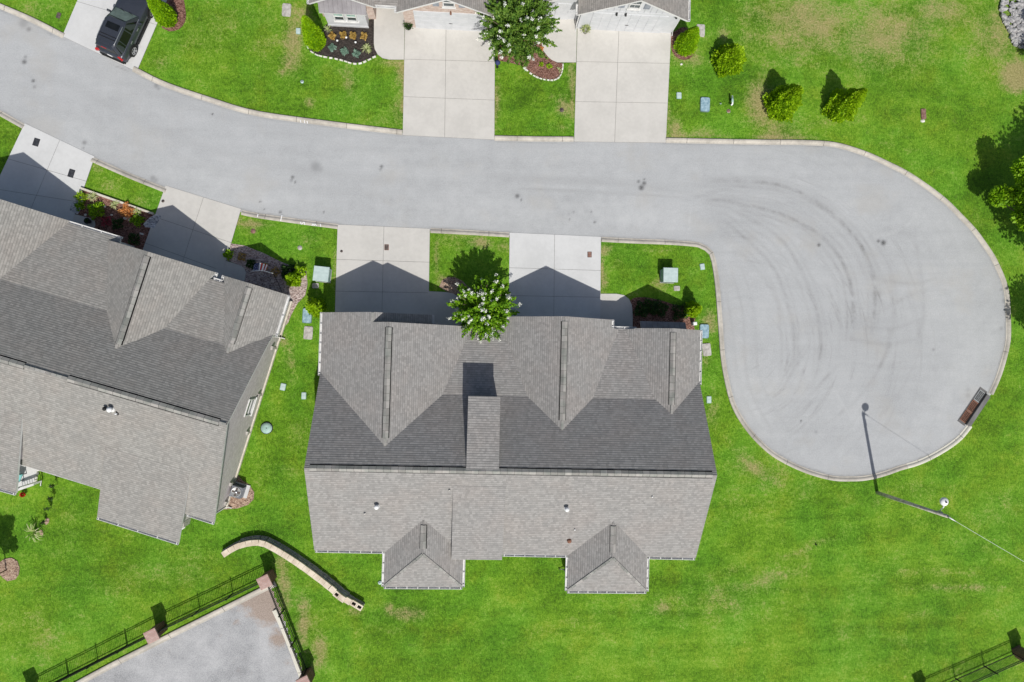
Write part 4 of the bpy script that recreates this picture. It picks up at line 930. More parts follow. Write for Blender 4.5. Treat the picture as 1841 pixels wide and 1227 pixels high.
def bushy(name, base, R, H, n, mat, label, cat, leaf=(.12, .06), group=None):
    root_mesh = None
    d = sph(n); d[:, 2] = np.abs(d[:, 2]); r = RNG.uniform(.35, 1.0, n) ** .6
    lump = 1 + .22 * np.sin(np.arctan2(d[:, 1], d[:, 0]) * 4 + RNG.uniform(0, 6)) 
    P = d * (r * lump)[:, None] * np.array([R, R, H]) + np.array([0, 0, .03]); D = d + RNG.normal(size=(n, 3)) * .6
    o = leaf_object(name, P, D, leaf[0], leaf[1], mat); o.location = base
    return tag(o, label, cat, group)
def blades(name, base, R, H, n, mat, label, cat, group=None, wd=.035):
    """tuft of arching strap leaves"""
    b = MB()
    for i in range(n):
        a = random.uniform(0, 6.283); L = random.uniform(.6, 1.05); d = Vector((math.cos(a), math.sin(a), 0)); s = Vector((-d.y, d.x, 0))
        pts = [Vector((0, 0, .02)), d * R * L * .45 + Vector((0, 0, H * .8)), d * R * L * .85 + Vector((0, 0, H * .75)), d * R * L + Vector((0, 0, H * .35))]
        ws = [wd * .7, wd, wd * .7, .004]
        V = []
        for p, q in zip(pts, ws): V += [p + s * q / 2, p - s * q / 2]
        b.mesh(V, [(0, 1, 3, 2), (2, 3, 5, 4), (4, 5, 7, 6)])
    o = b.build(name, mat); o.location = base
    return tag(o, label, cat, group)

# pointed evergreens
G_ = lambda x, y: at(x, y, 0)
cone_shrub('evergreen_shrub', G_(569, 76), 3.5, .76, 5200, 'limef2', 'tall clipped yellow-green cone beside the bay window and dark mulch bed', 'shrub', (.13, .055), .05)
cone_shrub('evergreen_shrub', G_(303, 34), 3.0, .74, 5000, 'limef2', 'clipped yellow-green cone beside the parked car', 'shrub', (.13, .055), .05)
cone_shrub('evergreen_shrub', G_(1230, 84), 2.7, .84, 4600, 'limef2', 'clipped yellow-green cone at the corner of the white-boarded garage', 'shrub', (.13, .06), .10)
cone_shrub('evergreen_shrub', G_(1306, 113), 2.0, 1.12, 5200, 'limef', 'broad rounded leafy shrub, nearest the white-boarded garage of those out on the lawn', 'shrub', (.20, .10), .2, power=.5)
cone_shrub('evergreen_shrub', G_(1400, 190), 3.1, 1.2, 6000, 'limef', 'leafy pointed shrub with a bare patch of lawn on its left side', 'shrub', (.20, .10), .22, power=.7)
cone_shrub('evergreen_shrub', G_(1506, 196), 3.4, 1.15, 6200, 'limef', 'leafy pointed shrub nearest the brown lid, its shadow the longest', 'shrub', (.20, .10), .22, power=.8)
cone_shrub('arborvitae', G_(530, 503), 1.7, .5, 1600, 'limef', 'bright green shrub at the edge of the pink gravel bed beside the flag', 'shrub', (.18, .09), .2)
bushy('golden_shrub', G_(541, 488), .42, .7, 320, 'limef', 'small yellow shrub at the gravel edge facing the utility cabinet', 'shrub', (.17, .08))
cone_shrub('arborvitae', G_(571, 553), 2.1, .62, 1900, 'limef', 'bright green shrub at the front corner of the middle house by a blue vault lid', 'shrub', (.2, .1), .2)
cone_shrub('arborvitae', G_(1241, 557), 1.9, .55, 1800, 'limef', 'bright green shrub catching sun at the end of the shaded bed by the cul-de-sac', 'shrub', (.2, .1), .2)

def myrtle(base, R, H, shoots, leaves, mat, nfl, label, seed):
    rg = np.random.default_rng(seed); root = empty('flowering_tree', base, 0, label, 'tree')
    b = MB()
    for k in range(5):
        a = k * 1.26 + .3; e = Vector((math.cos(a) * R * .35, math.sin(a) * R * .35, H * .55))
        b.tube([(math.cos(a) * .10, math.sin(a) * .10, -.1), e * .45 + Vector((0, 0, .1)), e], [.065, .05, .03], 7)
        for j in range(4):
            a2 = a + (j - 1.5) * .5; b.tube([e * .7, e + Vector((math.cos(a2) * R * .35, math.sin(a2) * R * .35, H * .22))], [.03, .012], 5)
    b.build('trunk', 'bark', root)
    Ps, Ds, tips = [], [], []
    for i in range(shoots):
        u = rg.uniform(.02, 1); ph = rg.uniform(0, 6.283); el = math.asin(u) * .98 + .02
        d = np.array([math.cos(ph) * math.cos(el), math.sin(ph) * math.cos(el), math.sin(el)])
        ln = rg.uniform(.72, 1.12); tip = d * np.array([R, R, H * .52]) * ln + np.array([0, 0, H * .46])
        st = np.array([0, 0, H * .42]) + d * R * .12; bend = np.array([0, 0, .12 * R * rg.uniform(-.3, 1)])
        t = rg.uniform(.22, 1, leaves) ** .75; w = np.where(t > .9, .05, .13) * (1.1 - .6 * t)
        base_p = st[None] + (tip - st)[None] * t[:, None] + bend[None] * (t * (1 - t) * 4)[:, None]
        Ps.append(base_p + rg.normal(size=(leaves, 3)) * w[:, None] * .9); Ds.append((tip - st)[None] / R + rg.normal(size=(leaves, 3)) * .75)
        tips.append((tip, d))
    leaf_object('crown', np.concatenate(Ps), np.concatenate(Ds), .17, .085, mat, root, .25)
    k = rg.permutation(len(tips))[:nfl]; P = []; D = []
    for i in k:
        tip, d = tips[i]; m = 24; P.append(tip[None] + d[None] * rg.uniform(-.03, .16, (m, 1)) + rg.normal(size=(m, 3)) * .05); D.append(rg.normal(size=(m, 3)))
    leaf_object('blossom', np.concatenate(P), np.concatenate(D), .085, .07, 'flower', root)
    return root
myrtle(at(868, 560, 0), 2.15, 4.3, 215, 95, 'myrtle', 60, 'white-flowering tree at the front of the middle house between its two driveways', 3)
myrtle(at(928, 86, 0), 2.65, 5.0, 260, 95, 'myrtleD', 58, 'large white-flowering tree in front of the duplex at the top edge between two pale driveways', 5)

def broad_tree(base, R, H, n, label, seed, mat='oak', low=.25, leaf=(.26, .16), blobs=60, name='shade_tree', trunk=.2, branches=(), fat=1.0):
    rg = np.random.default_rng(seed); root = empty(name, base, 0, label, 'tree'); b = MB(); h0 = H * low
    b.tube([(0, 0, -.2), (.04, .02, h0), (0, .05, H * .75)], [trunk, trunk * .75, trunk * .25], 10)
    C = []
    for i in range(blobs):
        d = rg.normal(size=3); d /= np.linalg.norm(d); r = rg.uniform(.35, 1) ** .5
        c = d * r * np.array([R, R, (H - h0) * .5]) * .86 + np.array([0, 0, h0 + (H - h0) * .5]); C.append((c, rg.uniform(.28, .5) * R * .55 * fat))
    for br in branches: C.append((np.array(br[:3], float), br[3]))
    for c, r in C: b.tube([(0, 0, max(h0 * .8, c[2] * .55)), Vector(c) * .6 + Vector((0, 0, c[2] * .25)), Vector(c)], [trunk * .4, trunk * .22, .02], 6)
    b.build('trunk', 'bark', root); P = []; D = []
    for c, r in C:
        m = int(n / len(C) * (1.5 if r < .85 and branches else 1)); d = rg.normal(size=(m, 3)); d /= np.linalg.norm(d, axis=1, keepdims=True)
        q = d * (rg.uniform(.25, 1.4, (m, 1)) ** .8) * r * np.array([1.1, 1.1, .75]); P.append(c[None] + q); D.append(d + rg.normal(size=(m, 3)) * .7)
    leaf_object('crown', np.concatenate(P), np.concatenate(D), leaf[0], leaf[1], mat, root)
    return root
def rel(base, x, y, z, r):
    p = at(x, y, z) - base; return (p.x, p.y, z, r)
tb = at(1893, 448, 0)
broad_tree(tb, 4.25, 9.2, 30000, 'big leafy tree at the right edge, its shadow reaching towards the stone pile', 4, branches=[rel(tb, 1846, 322, 2.8, .5), rel(tb, 1834, 386, 2.1, .45), rel(tb, 1801, 352, 1.9, .55), rel(tb, 1820, 352, 2.1, .5), rel(tb, 1840, 302, 2.8, .55), rel(tb, 1846, 345, 2.6, .6), rel(tb, 1845, 402, 2.2, .4), rel(tb, 1792, 356, 1.6, .4)], low=.40, trunk=.24, blobs=80, fat=1.25)
tb2 = at(1903, 668, 0)
broad_tree(tb2, 2.8, 7.5, 11000, 'leafy tree at the right edge beside the rim of the cul-de-sac', 9, low=.5, blobs=50, fat=1.1)
broad_tree(at(12, 1026, 0), 1.15, 4.2, 3600, 'young staked tree in a round ring of mulch at the lower left edge', 12, low=.38, leaf=(.17, .11), blobs=26, name='young_tree', trunk=.04)
broad_tree(at(1868, 95, 0), 1.8, 3.2, 3000, 'dark shrub tree shading the pale stones in the upper right corner', 15, mat='shadef', low=.15, leaf=(.18, .11), blobs=20, trunk=.08)

# ------------------------------------------------------------------ beds of mulch and gravel
def bed(name, pts, mat, label, z=.02, smooth=True, cat='mulch bed', dz=.0):
    poly = spline(px(*(pts + [pts[0]])), .3)[:-1] if smooth else px(*pts)
    b = MB(); b.prism(ccw(poly), -.03, z)
    return tag(b.build(name, mat), label, cat, None, 'stuff')
bed('mulch_bed', [(557, 92), (556, 76), (580, 55), (592, 40), (640, 44), (672, 34), (673, 60), (672, 82), (678, 98), (660, 106), (640, 113), (615, 108), (590, 101), (572, 97)], 'mulchB', 'black mulch bed under the white bay window of the top duplex')
bed('mulch_bed', [(895, 50), (968, 40), (977, 92), (985, 102), (1000, 112), (1012, 113), (1010, 127), (1002, 140), (990, 143), (972, 140), (956, 131), (940, 118), (915, 112), (895, 108)], 'mulchR', 'reddish mulch bed under the flowering tree at the top edge', smooth=False)
bed('mulch_bed', [(287, 38), (292, 50), (304, 56), (322, 52), (333, 38), (334, 20), (326, -10), (300, -14), (290, 12)], 'mulchR', 'reddish mulch ring round the clipped cone by the parked car')
bed('mulch_bed', [(1206, 60), (1208, 92), (1222, 106), (1240, 105), (1252, 88), (1250, 66), (1230, 48)], 'mulchR', 'reddish mulch ring at the corner of the white-boarded garage')
bed('mulch_bed', [(789, 515), (795, 503), (806, 498), (818, 498), (832, 505), (850, 520), (900, 530), (912, 545), (910, 600), (838, 600), (832, 543), (820, 529), (806, 525)], 'mulchT', 'tan mulch bed round the foot of the flowering tree before the middle house')
bed('mulch_bed', [(1132, 540), (1140, 535), (1160, 534), (1190, 540), (1215, 548), (1240, 552), (1252, 560), (1248, 580), (1240, 620), (1138, 620), (1137.5, 562)], 'mulchR', 'shaded mulch bed under the gable by the cul-de-sac')
bed('mulch_bed', [(147, 340), (215, 360), (274, 383), (287, 390), (262, 440), (240, 480), (150, 470), (168, 415), (172, 404), (171, 397), (150, 388), (134, 384), (143, 352)], 'mulchR', 'red mulch bed behind a pale board edging, planted with an orange shrub', smooth=False)
bed('gravel_bed', [(413, 437), (440, 441), (475, 455), (505, 470), (525, 478), (541, 478), (551, 488), (553, 510), (549, 530), (535, 545), (524, 565), (518, 580), (500, 600), (470, 560), (440, 520), (441, 500), (442.5, 489), (434, 477), (402, 466)], 'gravelP', 'pinkish gravel bed with a flag and low shrubs before the turned duplex', smooth=False, cat='gravel bed')
bed('gravel_patch', [(281, 384), (290, 388), (284, 400), (278, 410), (262, 408), (258, 403), (268, 392)], 'gravelG', 'grey pebbles at the corner of the driveway next to the red mulch bed', .045, False, 'pebbles')
bed('gravel_patch', [(146, 348), (150, 360), (146, 376), (140, 385), (126, 378), (128, 366), (136, 360)], 'gravelG', 'dark pebbles beside the walk at the left edge of the red mulch bed', .05, False, 'pebbles')
bed('mulch_bed', [(421, 848), (430, 858), (437, 866), (448, 872), (457, 886), (456, 899), (446, 909), (428, 915), (410, 917), (396, 917), (392, 905), (404, 885)], 'mulchT', 'tan mulch bed round the air conditioner by the brick gable end', smooth=False)
bed('mulch_bed', [(-2, 1014), (8, 1006), (22, 1004), (32, 1010), (36, 1022), (34, 1034), (28, 1043), (14, 1046), (6, 1040), (-4, 1030)], 'mulchT', 'round tan mulch ring of the young tree at the lower left', .05)
bed('mulch_bed', [(72, 962), (70, 956), (75, 953), (78, 960), (76, 966)], 'mulchT', 'tiny mulch spot under the pale strappy plant at the left')
bed('mulch_bed', [(79, 940), (84, 932), (89, 934), (88, 941), (83, 945)], 'mulchT', 'tiny mulch spot under the stub of a plant at the left')
# stone and board edgings
def edging(name, pts, label, step=.26, sz=(.27, .10, .11), mat='stone'):
    P = spline(px(*pts), step); r = empty(name, (P[0][0], P[0][1], 0), 0, label, 'edging')
    for i in range(len(P) - 1):
        a, c = Vector(P[i]), Vector(P[i + 1]); m = (a + c) / 2; an = math.atan2((c - a).y, (c - a).x) + random.uniform(-.12, .12)
        b = MB(); b.box((m.x - P[0][0], m.y - P[0][1], .05), (min(sz[0] * random.uniform(.85, 1.0), (c - a).length * .98), sz[1] * random.uniform(.8, 1.15), sz[2] * random.uniform(.9, 1.15)), an, 0, .86, .02); b.build('stone', mat, r)
    return r
edging('stone_edging', [(551, 78), (556, 90), (566, 97), (580, 101.5), (600, 105), (618, 109), (632, 114), (644, 115), (660, 109), (677, 100)], 'row of white stones along the black mulch bed under the bay window')
edging('stone_edging', [(944, 123), (950, 129), (958, 135), (975, 142), (995, 144), (1006, 138), (1011, 126), (1012, 114)], 'row of white stones round the mulch below the flowering tree at the top edge', .2, (.22, .09, .1))
b = MB(); a, c = at(146.5, 338.5, 0), at(277, 384.5, 0); b.bar(a + Vector((0, 0, .09)), c + Vector((0, 0, .09)), .13, .2); tag(b.build('board_edging', 'foundation'), 'pale straight board edging between the grass strip and the red mulch bed', 'edging')

# plants in the beds
for i, (x, y, lab) in enumerate(((598, 66, 'ochre bush in the bay window bed, nearest the clipped cone'), (618, 64, 'ochre bush in the bay window bed, second from the clipped cone'), (635, 65, 'ochre bush in the bay window bed, third from the clipped cone'), (655, 66, 'ochre bush in the bay window bed, nearest the concrete walk'))):
    bushy('ochre_bush', G_(x, y), .24, .35, 260, 'ochre', lab, 'bush', (.12, .06), 'ochre bushes in the bay window bed')
for x, y, lab in ((598, 86, 'blue-green bush in the bay window bed, nearest the clipped cone'), (620, 93, 'blue-green bush in the middle of the bay window bed'), (641, 97, 'blue-green bush in the bay window bed, next to the pale tuft')):
    bushy('bluegreen_bush', G_(x, y), .25, .28, 260, 'bluef', lab, 'bush', (.13, .07), 'blue-green bushes in the bay window bed')
blades('pale_tuft', G_(659, 88), .42, .3, 46, 'palef', 'pale yellow-green spiky tuft by the walk in the bay window bed', 'plant')
blades('pale_tuft', G_(590, 54), .35, .25, 20, 'palef', 'small pale tuft against the corner of the white bay', 'plant')
for x, y, lab in ((608.5, 77.5, 'white-topped garden light in the bay window bed, nearest the clipped cone'), (624.5, 72, 'white-topped garden light between two ochre bushes'), (641, 80.5, 'white-topped garden light in the bay window bed, nearest the pale tuft')):
    r = empty('garden_light', G_(x, y), 0, lab, 'garden light', 'garden lights in the bay window bed'); b = MB(); b.tube([(0, 0, 0), (0, 0, .34)], .018, 6); b.lathe([(.03, .3), (.055, .36), (.05, .40)], 10); b.build('stake', 'dark', r)
    b = MB(); b.lathe([(.06, .40), (.075, .42), (.06, .45), (.02, .47)], 12); b.build('lamp_cap', 'plastic', r)
blades('pale_tuft', G_(169, 354), .42, .3, 34, 'palef', 'pale spiky tuft in the red mulch bed, nearest the bright driveway', 'plant')
blades('pale_tuft', G_(209, 368), .40, .3, 34, 'palef', 'pale spiky tuft in the red mulch bed, beside the orange shrub', 'plant')
blades('pale_tuft', G_(248, 383), .40, .3, 34, 'palef', 'pale spiky tuft in the red mulch bed, between the orange shrub and pebbles', 'plant')
bushy('orange_shrub', G_(231, 380), .52, .45, 620, 'orangef', 'bright orange shrub beside a pale rock in the red mulch bed', 'shrub', (.15, .05))
bushy('green_bush', G_(176, 379), .55, .6, 420, 'oak', 'green leafy bush in the red mulch bed between two pale rocks', 'bush', (.2, .07))
bushy('green_bush', G_(249, 396), .42, .5, 260, 'oak', 'green leafy bush in the red mulch bed beside the grey pebbles', 'bush', (.17, .08))
bushy('olive_bush', G_(149, 355), .40, .5, 220, 'limef', 'olive bush at the corner of the bright driveway and the red mulch', 'bush', (.14, .06))
bushy('green_bush', G_(145, 371), .28, .3, 120, 'oak', 'low green bush on the dark pebbles beside the walk', 'bush', (.15, .09))
bushy('pink_bush', G_(193, 398), .34, .3, 160, 'pinkf', 'dim pink flowering bush in the shaded part of the red mulch bed', 'bush', (.12, .07))
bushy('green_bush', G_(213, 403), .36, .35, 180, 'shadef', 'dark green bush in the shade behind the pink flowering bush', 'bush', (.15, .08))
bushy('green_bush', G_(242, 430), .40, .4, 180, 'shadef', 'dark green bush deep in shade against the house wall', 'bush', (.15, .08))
def rock(base, sx, sy, sz, rz, label, mat='stone', group=None):
    bm = bmesh.new(); bmesh.ops.create_icosphere(bm, subdivisions=2, radius=1)
    for v in bm.verts: v.co *= random.uniform(.86, 1.1); v.co = Vector((v.co.x * sx, v.co.y * sy, max(-.2, v.co.z) * sz))
    me = bpy.data.meshes.new('rock'); bm.to_mesh(me); bm.free(); me.materials.append(MT[mat]); o = bpy.data.objects.new('rock', me); COL.objects.link(o)
    o.location = base; o.rotation_euler = (0, 0, rz); return tag(o, label, 'rock', group)
rock(G_(232, 393), .38, .14, .2, -.15, 'flat cream rock at the foot of the orange shrub'); rock(G_(168, 370), .20, .12, .14, .5, 'cream rock beside the green bush in the red mulch bed'); rock(G_(189, 371), .09, .09, .1, 0, 'small round cream stone behind the green bush')
rock(G_(201, 386), .10, .07, .08, .3, 'small pale stone at the shadow line of the red mulch bed'); rock(G_(154, 386), .10, .09, .08, 0, 'small grey stone near the end of the shaded walk, nearest the pebbles'); rock(G_(168, 391), .09, .08, .08, 0, 'small grey stone at the rounded corner of the shaded walk'); rock(G_(255, 420), .17, .07, .06, -.4, 'flat grey stone in the shade by the second driveway')
bushy('green_bush', G_(412, 457), .34, .35, 220, 'oak', 'small green bush at the driveway corner of the pink gravel bed', 'bush', (.15, .08))
for x, y, r, lab in ((436, 461, .3, 'olive bush in the shaded pink gravel, nearest the driveway'), (475, 479, .28, 'olive bush just beyond the tip of the flag'), (496, 488, .32, 'olive bush at the end of the flagpole in the pink gravel')): bushy('olive_bush', G_(x, y), r, .3, 170, 'ochre', lab, 'bush', (.10, .05))
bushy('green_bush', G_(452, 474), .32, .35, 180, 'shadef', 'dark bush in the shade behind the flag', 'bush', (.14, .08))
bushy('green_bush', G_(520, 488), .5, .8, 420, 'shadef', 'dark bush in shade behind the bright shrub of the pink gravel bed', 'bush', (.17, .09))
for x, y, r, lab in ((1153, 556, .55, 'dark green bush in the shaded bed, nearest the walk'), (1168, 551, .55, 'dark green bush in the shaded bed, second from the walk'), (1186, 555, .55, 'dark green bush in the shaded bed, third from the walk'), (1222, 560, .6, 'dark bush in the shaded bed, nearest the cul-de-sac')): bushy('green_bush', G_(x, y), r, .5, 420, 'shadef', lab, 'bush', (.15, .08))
bushy('yellow_bush', G_(987, 119), .2, .2, 110, 'limef', 'small yellow-green bush in the mulch under the top flowering tree', 'bush', (.11, .05)); bushy('yellow_bush', G_(973, 116), .17, .2, 80, 'limef', 'smaller green bush next to a yellow one under the top flowering tree', 'bush', (.11, .05))
bushy('red_flower', G_(973, 88), .17, .2, 90, 'orangef', 'small red-orange flower clump at the edge of the top flowering tree', 'flowers', (.08, .05)); blades('pale_tuft', G_(1005, 126), .25, .2, 14, 'palef', 'dry pale tuft at the stone edge below the top flowering tree', 'plant')
blades('strappy_plant', G_(66, 956), .75, .7, 26, 'palef', 'pale strappy plant with long drooping leaves on the left lawn', 'plant', wd=.05)
for x, y, h, lab in ((104, 872, .75, 'dark seedling on the left lawn, nearest the eave'), (98, 895, .6, 'dark seedling on the left lawn, the middle one of three'), (93, 913, .6, 'dark seedling on the left lawn, nearest the strappy plant'), (84, 938, .5, 'stubby plant on a mulch spot beside the strappy plant')):
    r = empty('seedling', G_(x, y), 0, lab, 'plant', 'seedlings in a line on the left lawn'); b = MB(); b.tube([(0, 0, 0), (0, 0, h)], .015, 5); b.build('stem', 'bark', r); d = sph(70) * RNG.uniform(.1, 1, (70, 1)); leaf_object('foliage', d * np.array([.15, .15, .3]) + np.array([0, 0, h * .8]), d, .12, .06, 'shadef', r)

# pots
def pot(base, label, leafmat, R=.22, H=.36, pm='dark', pl=.36, n=200):
    r = empty('potted_plant', base, 0, label, 'potted plant'); b = MB(); b.lathe([(R * .7, 0), (R, H), (R * 1.08, H), (R * .9, H - .04)], 16); b.build('pot', pm, r)
    d = sph(n); d[:, 2] = np.abs(d[:, 2]); leaf_object('foliage', d * np.array([pl, pl, pl]) * RNG.uniform(.4, 1, (n, 1)) + np.array([0, 0, H]), d, .13, .05, leafmat, r); return r
pot(at(1052, 57, 0.03), 'yellow-green plant in a pale pot beside the white garage door', 'palef', pm='lidgrey'); pot(at(735, 50, .03), 'dark green potted plant at the corner of the brick garage', 'shadef')
pot(at(161, 398, .035), 'black pot standing on the rounded end of the shaded walk', 'shadef', R=.19, H=.3, pl=.12, n=30)
r = empty('gazing_ball', at(894, 120, 0), 0, 'dark blue ball on a stand at the driveway edge under the top flowering tree', 'garden ornament'); b = MB(); b.lathe([(.10, 0), (.05, .1), (.04, .5), (.08, .55)], 10); b.build('stand', 'dark', r); b = MB(); b.lathe([(.02, .53), (.14, .60), (.18, .71), (.14, .82), (.02, .89)], 14); b.build('ball', 'blue', r)

# ------------------------------------------------------------------ stone pile upper right
b = MB(); zone = px((1798, -40), (1797, 6), (1799, 28), (1806, 42), (1812, 58), (1817, 74), (1826, 85), (1850, 92), (1900, 90), (1900, -40)); zx = [p[0] for p in zone]; zy = [p[1] for p in zone]
bm = bmesh.new(); bmesh.ops.create_icosphere(bm, subdivisions=1, radius=1); IV = [v.co.copy() for v in bm.verts]; IF = [tuple(v.index for v in f.verts) for f in bm.faces]; bm.free()
cnt = 0
while cnt < 620:
    x, y = random.uniform(min(zx), max(zx)), random.uniform(min(zy), max(zy))
    if not inside(np.array([x]), np.array([y]), zone)[0]: continue
    cnt += 1; s = random.uniform(.10, .23); rz = random.uniform(0, 3.14); m = Matrix.Rotation(rz, 3, 'Z'); q = [random.uniform(.75, 1.15) for _ in IV]
    b.mesh([m @ Vector((v.x * s * 1.3 * k, v.y * s * k, v.z * s * .7 * k)) + Vector((x, y, .06 + random.uniform(0, .12))) for v, k in zip(IV, q)], IF)
tag(b.build('stone_pile', 'rock'), 'pale grey loose stones heaped in the upper right corner', 'stones', None, 'stuff')
# ------------------------------------------------------------------ lower lot with its kerbs
lot = px((110, 1260), (158, 1222), (270, 1163), (380, 1108), (470, 1062), (490, 1058), (503, 1090), (520, 1140), (543, 1200), (552, 1260))
lp = ccw(lot); la = np.array(lp)
lot_far = [g2(-160, 1420), g2(150, 1226), g2(270, 1163), g2(380, 1108), g2(471, 1062), g2(488, 1060), g2(500, 1085), g2(519, 1140), g2(541, 1202), g2(600, 1420)]
make = NT('coarse_asphalt'); _p = make.pos()
_f = make.noise(_p, 16, 4, .75); _b = make.noise(_p, .5, 5, .6); _t = make.math('ADD', make.math('MULTIPLY', _f, .55), make.math('MULTIPLY', _b, .45))
_c = make.ramp(_t, [(.34, (.20, .205, .21)), (.5, (.36, .365, .37)), (.66, (.50, .50, .50))])
_d = make.math('ADD', make.attr('dirt'), make.math('MULTIPLY', make.math('SUBTRACT', make.noise(_p, 2.5, 5), .5), .9))
_c = make.mix(make.math('MULTIPLY', make.sm(_d, .35, .9), .8), _c, make.ramp(_f, [(.3, (.20, .15, .11)), (.7, (.40, .31, .25))])); make.bump(_f, .4, .02)
MT['lot'] = make.done(_c, .95)
def dirt_attr(X, Y):
    r = np.zeros(X.shape)
    for x, y, a, s in ((300, 1180, 60, .35), (400, 1150, 70, .3), (440, 1200, 60, .35), (520, 1190, 20, .5), (485, 1085, 40, 1.5), (450, 1080, 30, .9), (500, 1150, 22, .9), (455, 1095, 24, .7), (500, 1110, 14, .9), (495, 1140, 20, .7), (470, 1130, 30, .4), (425, 1120, 14, .55), (420, 1098, 14, .5), (410, 1085, 10, .4)):
        p = at(x, y); r = np.maximum(r, s * np.exp(-((X - p.x) ** 2 + (Y - p.y) ** 2) / (a / 26.4) ** 2))
    return r
lf = np.array(lot_far)
grid_object('parking_lot', lf[:, 0].min(), lf[:, 0].max(), lf[:, 1].min(), lf[:, 1].max(), .15, .012, 'lot', dict(dirt=dirt_attr), mask=lambda X, Y: inside(X, Y, lot_far))
kerb(spline(px((-160, 1395), (136, 1227), (270, 1157), (380, 1102), (470, 1057), (494, 1046)), .6), .36, 'kerb', jstep=3.0)
kerb(spline(px((497, 1096), (512, 1128), (528, 1168), (543, 1208), (553, 1236)), .6), .30, 'kerbnew', jstep=2.6, h=.14)

# ------------------------------------------------------------------ brick gate pillars and iron fences
PZ = 1.42; pang = math.atan2(at(481, 1042).y - at(276, 1143).y, at(481, 1042).x - at(276, 1143).x)
def pillar(top, label, z=PZ):
    p = at(top[0], top[1], z); r = empty('brick_pillar', (p.x, p.y, 0), pang, label, 'pillar', 'brick pillars of the iron fences')
    b = MB(); b.box((0, 0, (z - .2) / 2), (.62, .62, z - .2)); b.build('shaft', 'brickR', r, alluv=True)
    b = MB(); b.box((0, 0, z - .16), (.70, .70, .10)); b.build('corbel', 'brickR', r, alluv=True)
    b = MB(); b.box((0, 0, z - .05), (.78, .78, .11), 0, 0, 1, .012); b.build('cap', 'capbrick', r, alluv=True)
    return r
P1 = pillar((272, 1145), 'brick pillar in the middle of the fence along the lot kerb'); P2 = pillar((475, 1048), 'brick pillar at the corner of the lot nearest the curved block wall'); P3 = pillar((546, 1230), 'brick pillar cut by the bottom edge at the end of the short fence')
P4 = pillar((34, 1266), 'brick pillar just below the bottom left edge, only its shadow on the grass'); P5 = pillar((1682, 1266), 'brick pillar just below the bottom edge at the right, only its shadow on the grass'); P6 = pillar((1858, 1188), 'brick pillar at the right edge near the bottom')
def fence(a, c, label, h=1.15):
    a, c = Vector(a), Vector(c); a.z = c.z = 0; d = (c - a).normalized(); L = (c - a).length; a = a + d * .36; c = c - d * .36; L -= .72
    r = empty('iron_fence', a, math.atan2(d.y, d.x), label, 'fence', 'black iron fences between the pillars')
    b = MB()
    for z in (.16, h - .16, h): b.bar((0, 0, z), (L, 0, z), .035, .04)
    b.build('rail', 'black', r); b = MB(); n = int(L / .115)
    for k in range(1, n): b.bar((L * k / n, 0, .06), (L * k / n, 0, h + .02), .022, .022)
    b.build('pickets', 'black', r); m = max(1, round(L / 2.1))
    for k in range(m + 1):
        b = MB(); x = L * k / m; b.bar((x, 0, 0), (x, 0, h + .12), .06, .06); b.box((x, 0, h + .15), (.08, .08, .06), 0, 0, .4); b.build('post', 'black', r)
    return r
fence(P2.location, P1.location, 'black iron fence along the lot kerb between the corner and middle pillars'); fence(P1.location, P4.location, 'black iron fence running to the bottom left edge'); fence(P2.location, P3.location, 'black iron fence on the right side of the lot behind its pale kerb')
fence(P6.location, P5.location, 'black iron fence in the lower right corner')

# ------------------------------------------------------------------ curved block wall
def block_wall():
    H_ = .62; pts = [(398, 1001), (412, 992), (430, 983), (450, 978), (470, 978), (490, 987), (520, 1005), (552, 1027), (585, 1052), (610, 1073), (630, 1086), (650, 1098)]
    P = spline([g2(x, y, H_) for x, y in pts], .1); n = len(P); r = empty('retaining_wall', (P[0][0], P[0][1], 0), 0, 'low curved wall of cream capped dark blocks on the grass by the iron fence', 'wall'); o = Vector((P[0][0], P[0][1], 0))
    step = 4; b = MB(); cp = MB(); hol = MB(); S = list(range(0, n - step, step))
    for bi, i in enumerate(S):
        p, q = Vector(P[i]), Vector(P[i + step]); d = (q - p).normalized(); m = (p + q) / 2 - Vector((o.x, o.y)); an = math.atan2(d.y, d.x); nv = Vector((-d.y, d.x)); L = (q - p).length
        left = len(S) - bi; rows = 3 if left > 3 else 2; base = 0
        if bi < 3: rows = 2
        hz = H_ / 3 - .035
        for k in range(rows):                        # the face steps back course by course
            off = nv * ((rows - 1 - k) * .085); j = lambda: random.uniform(-.014, .014)
            b.box((m.x + off.x + j(), m.y + off.y + j(), k * hz + hz / 2), (L * 1.05, .34, hz * .985), an, 0, .97, .02)
        z = rows * hz
        if left > 6: cp.box((m.x, m.y, z + .05), (L * .985, .38 + random.uniform(-.012, .012), .10), an, 0, 1, .012)
        else:
            j = nv * random.uniform(-.04, .04); mm = m + j; hh = .16
            for s in (-1, 1): cp.box((mm.x + nv.x * .145 * s, mm.y + nv.y * .145 * s, z + hh / 2), (L * .97, .09, hh), an)
            for s in (-1, 1): cp.box((mm.x + d.x * L * .40 * s, mm.y + d.y * L * .40 * s, z + hh / 2), (L * .17, .20, hh - .002), an)
            if left in (6, 4, 3): cp.box((mm.x, mm.y, z + hh - .03), (L * .63, .20, .05), an)
            else: hol.box((mm.x, mm.y, z + .01), (L * .63, .20, .02), an)  # black floor painted in as the deep shade of the open block
    b.build('blocks', 'block', r); cp.build('cap', 'cap', r); hol.build('hollow_shade', 'ventdark', r)
block_wall()

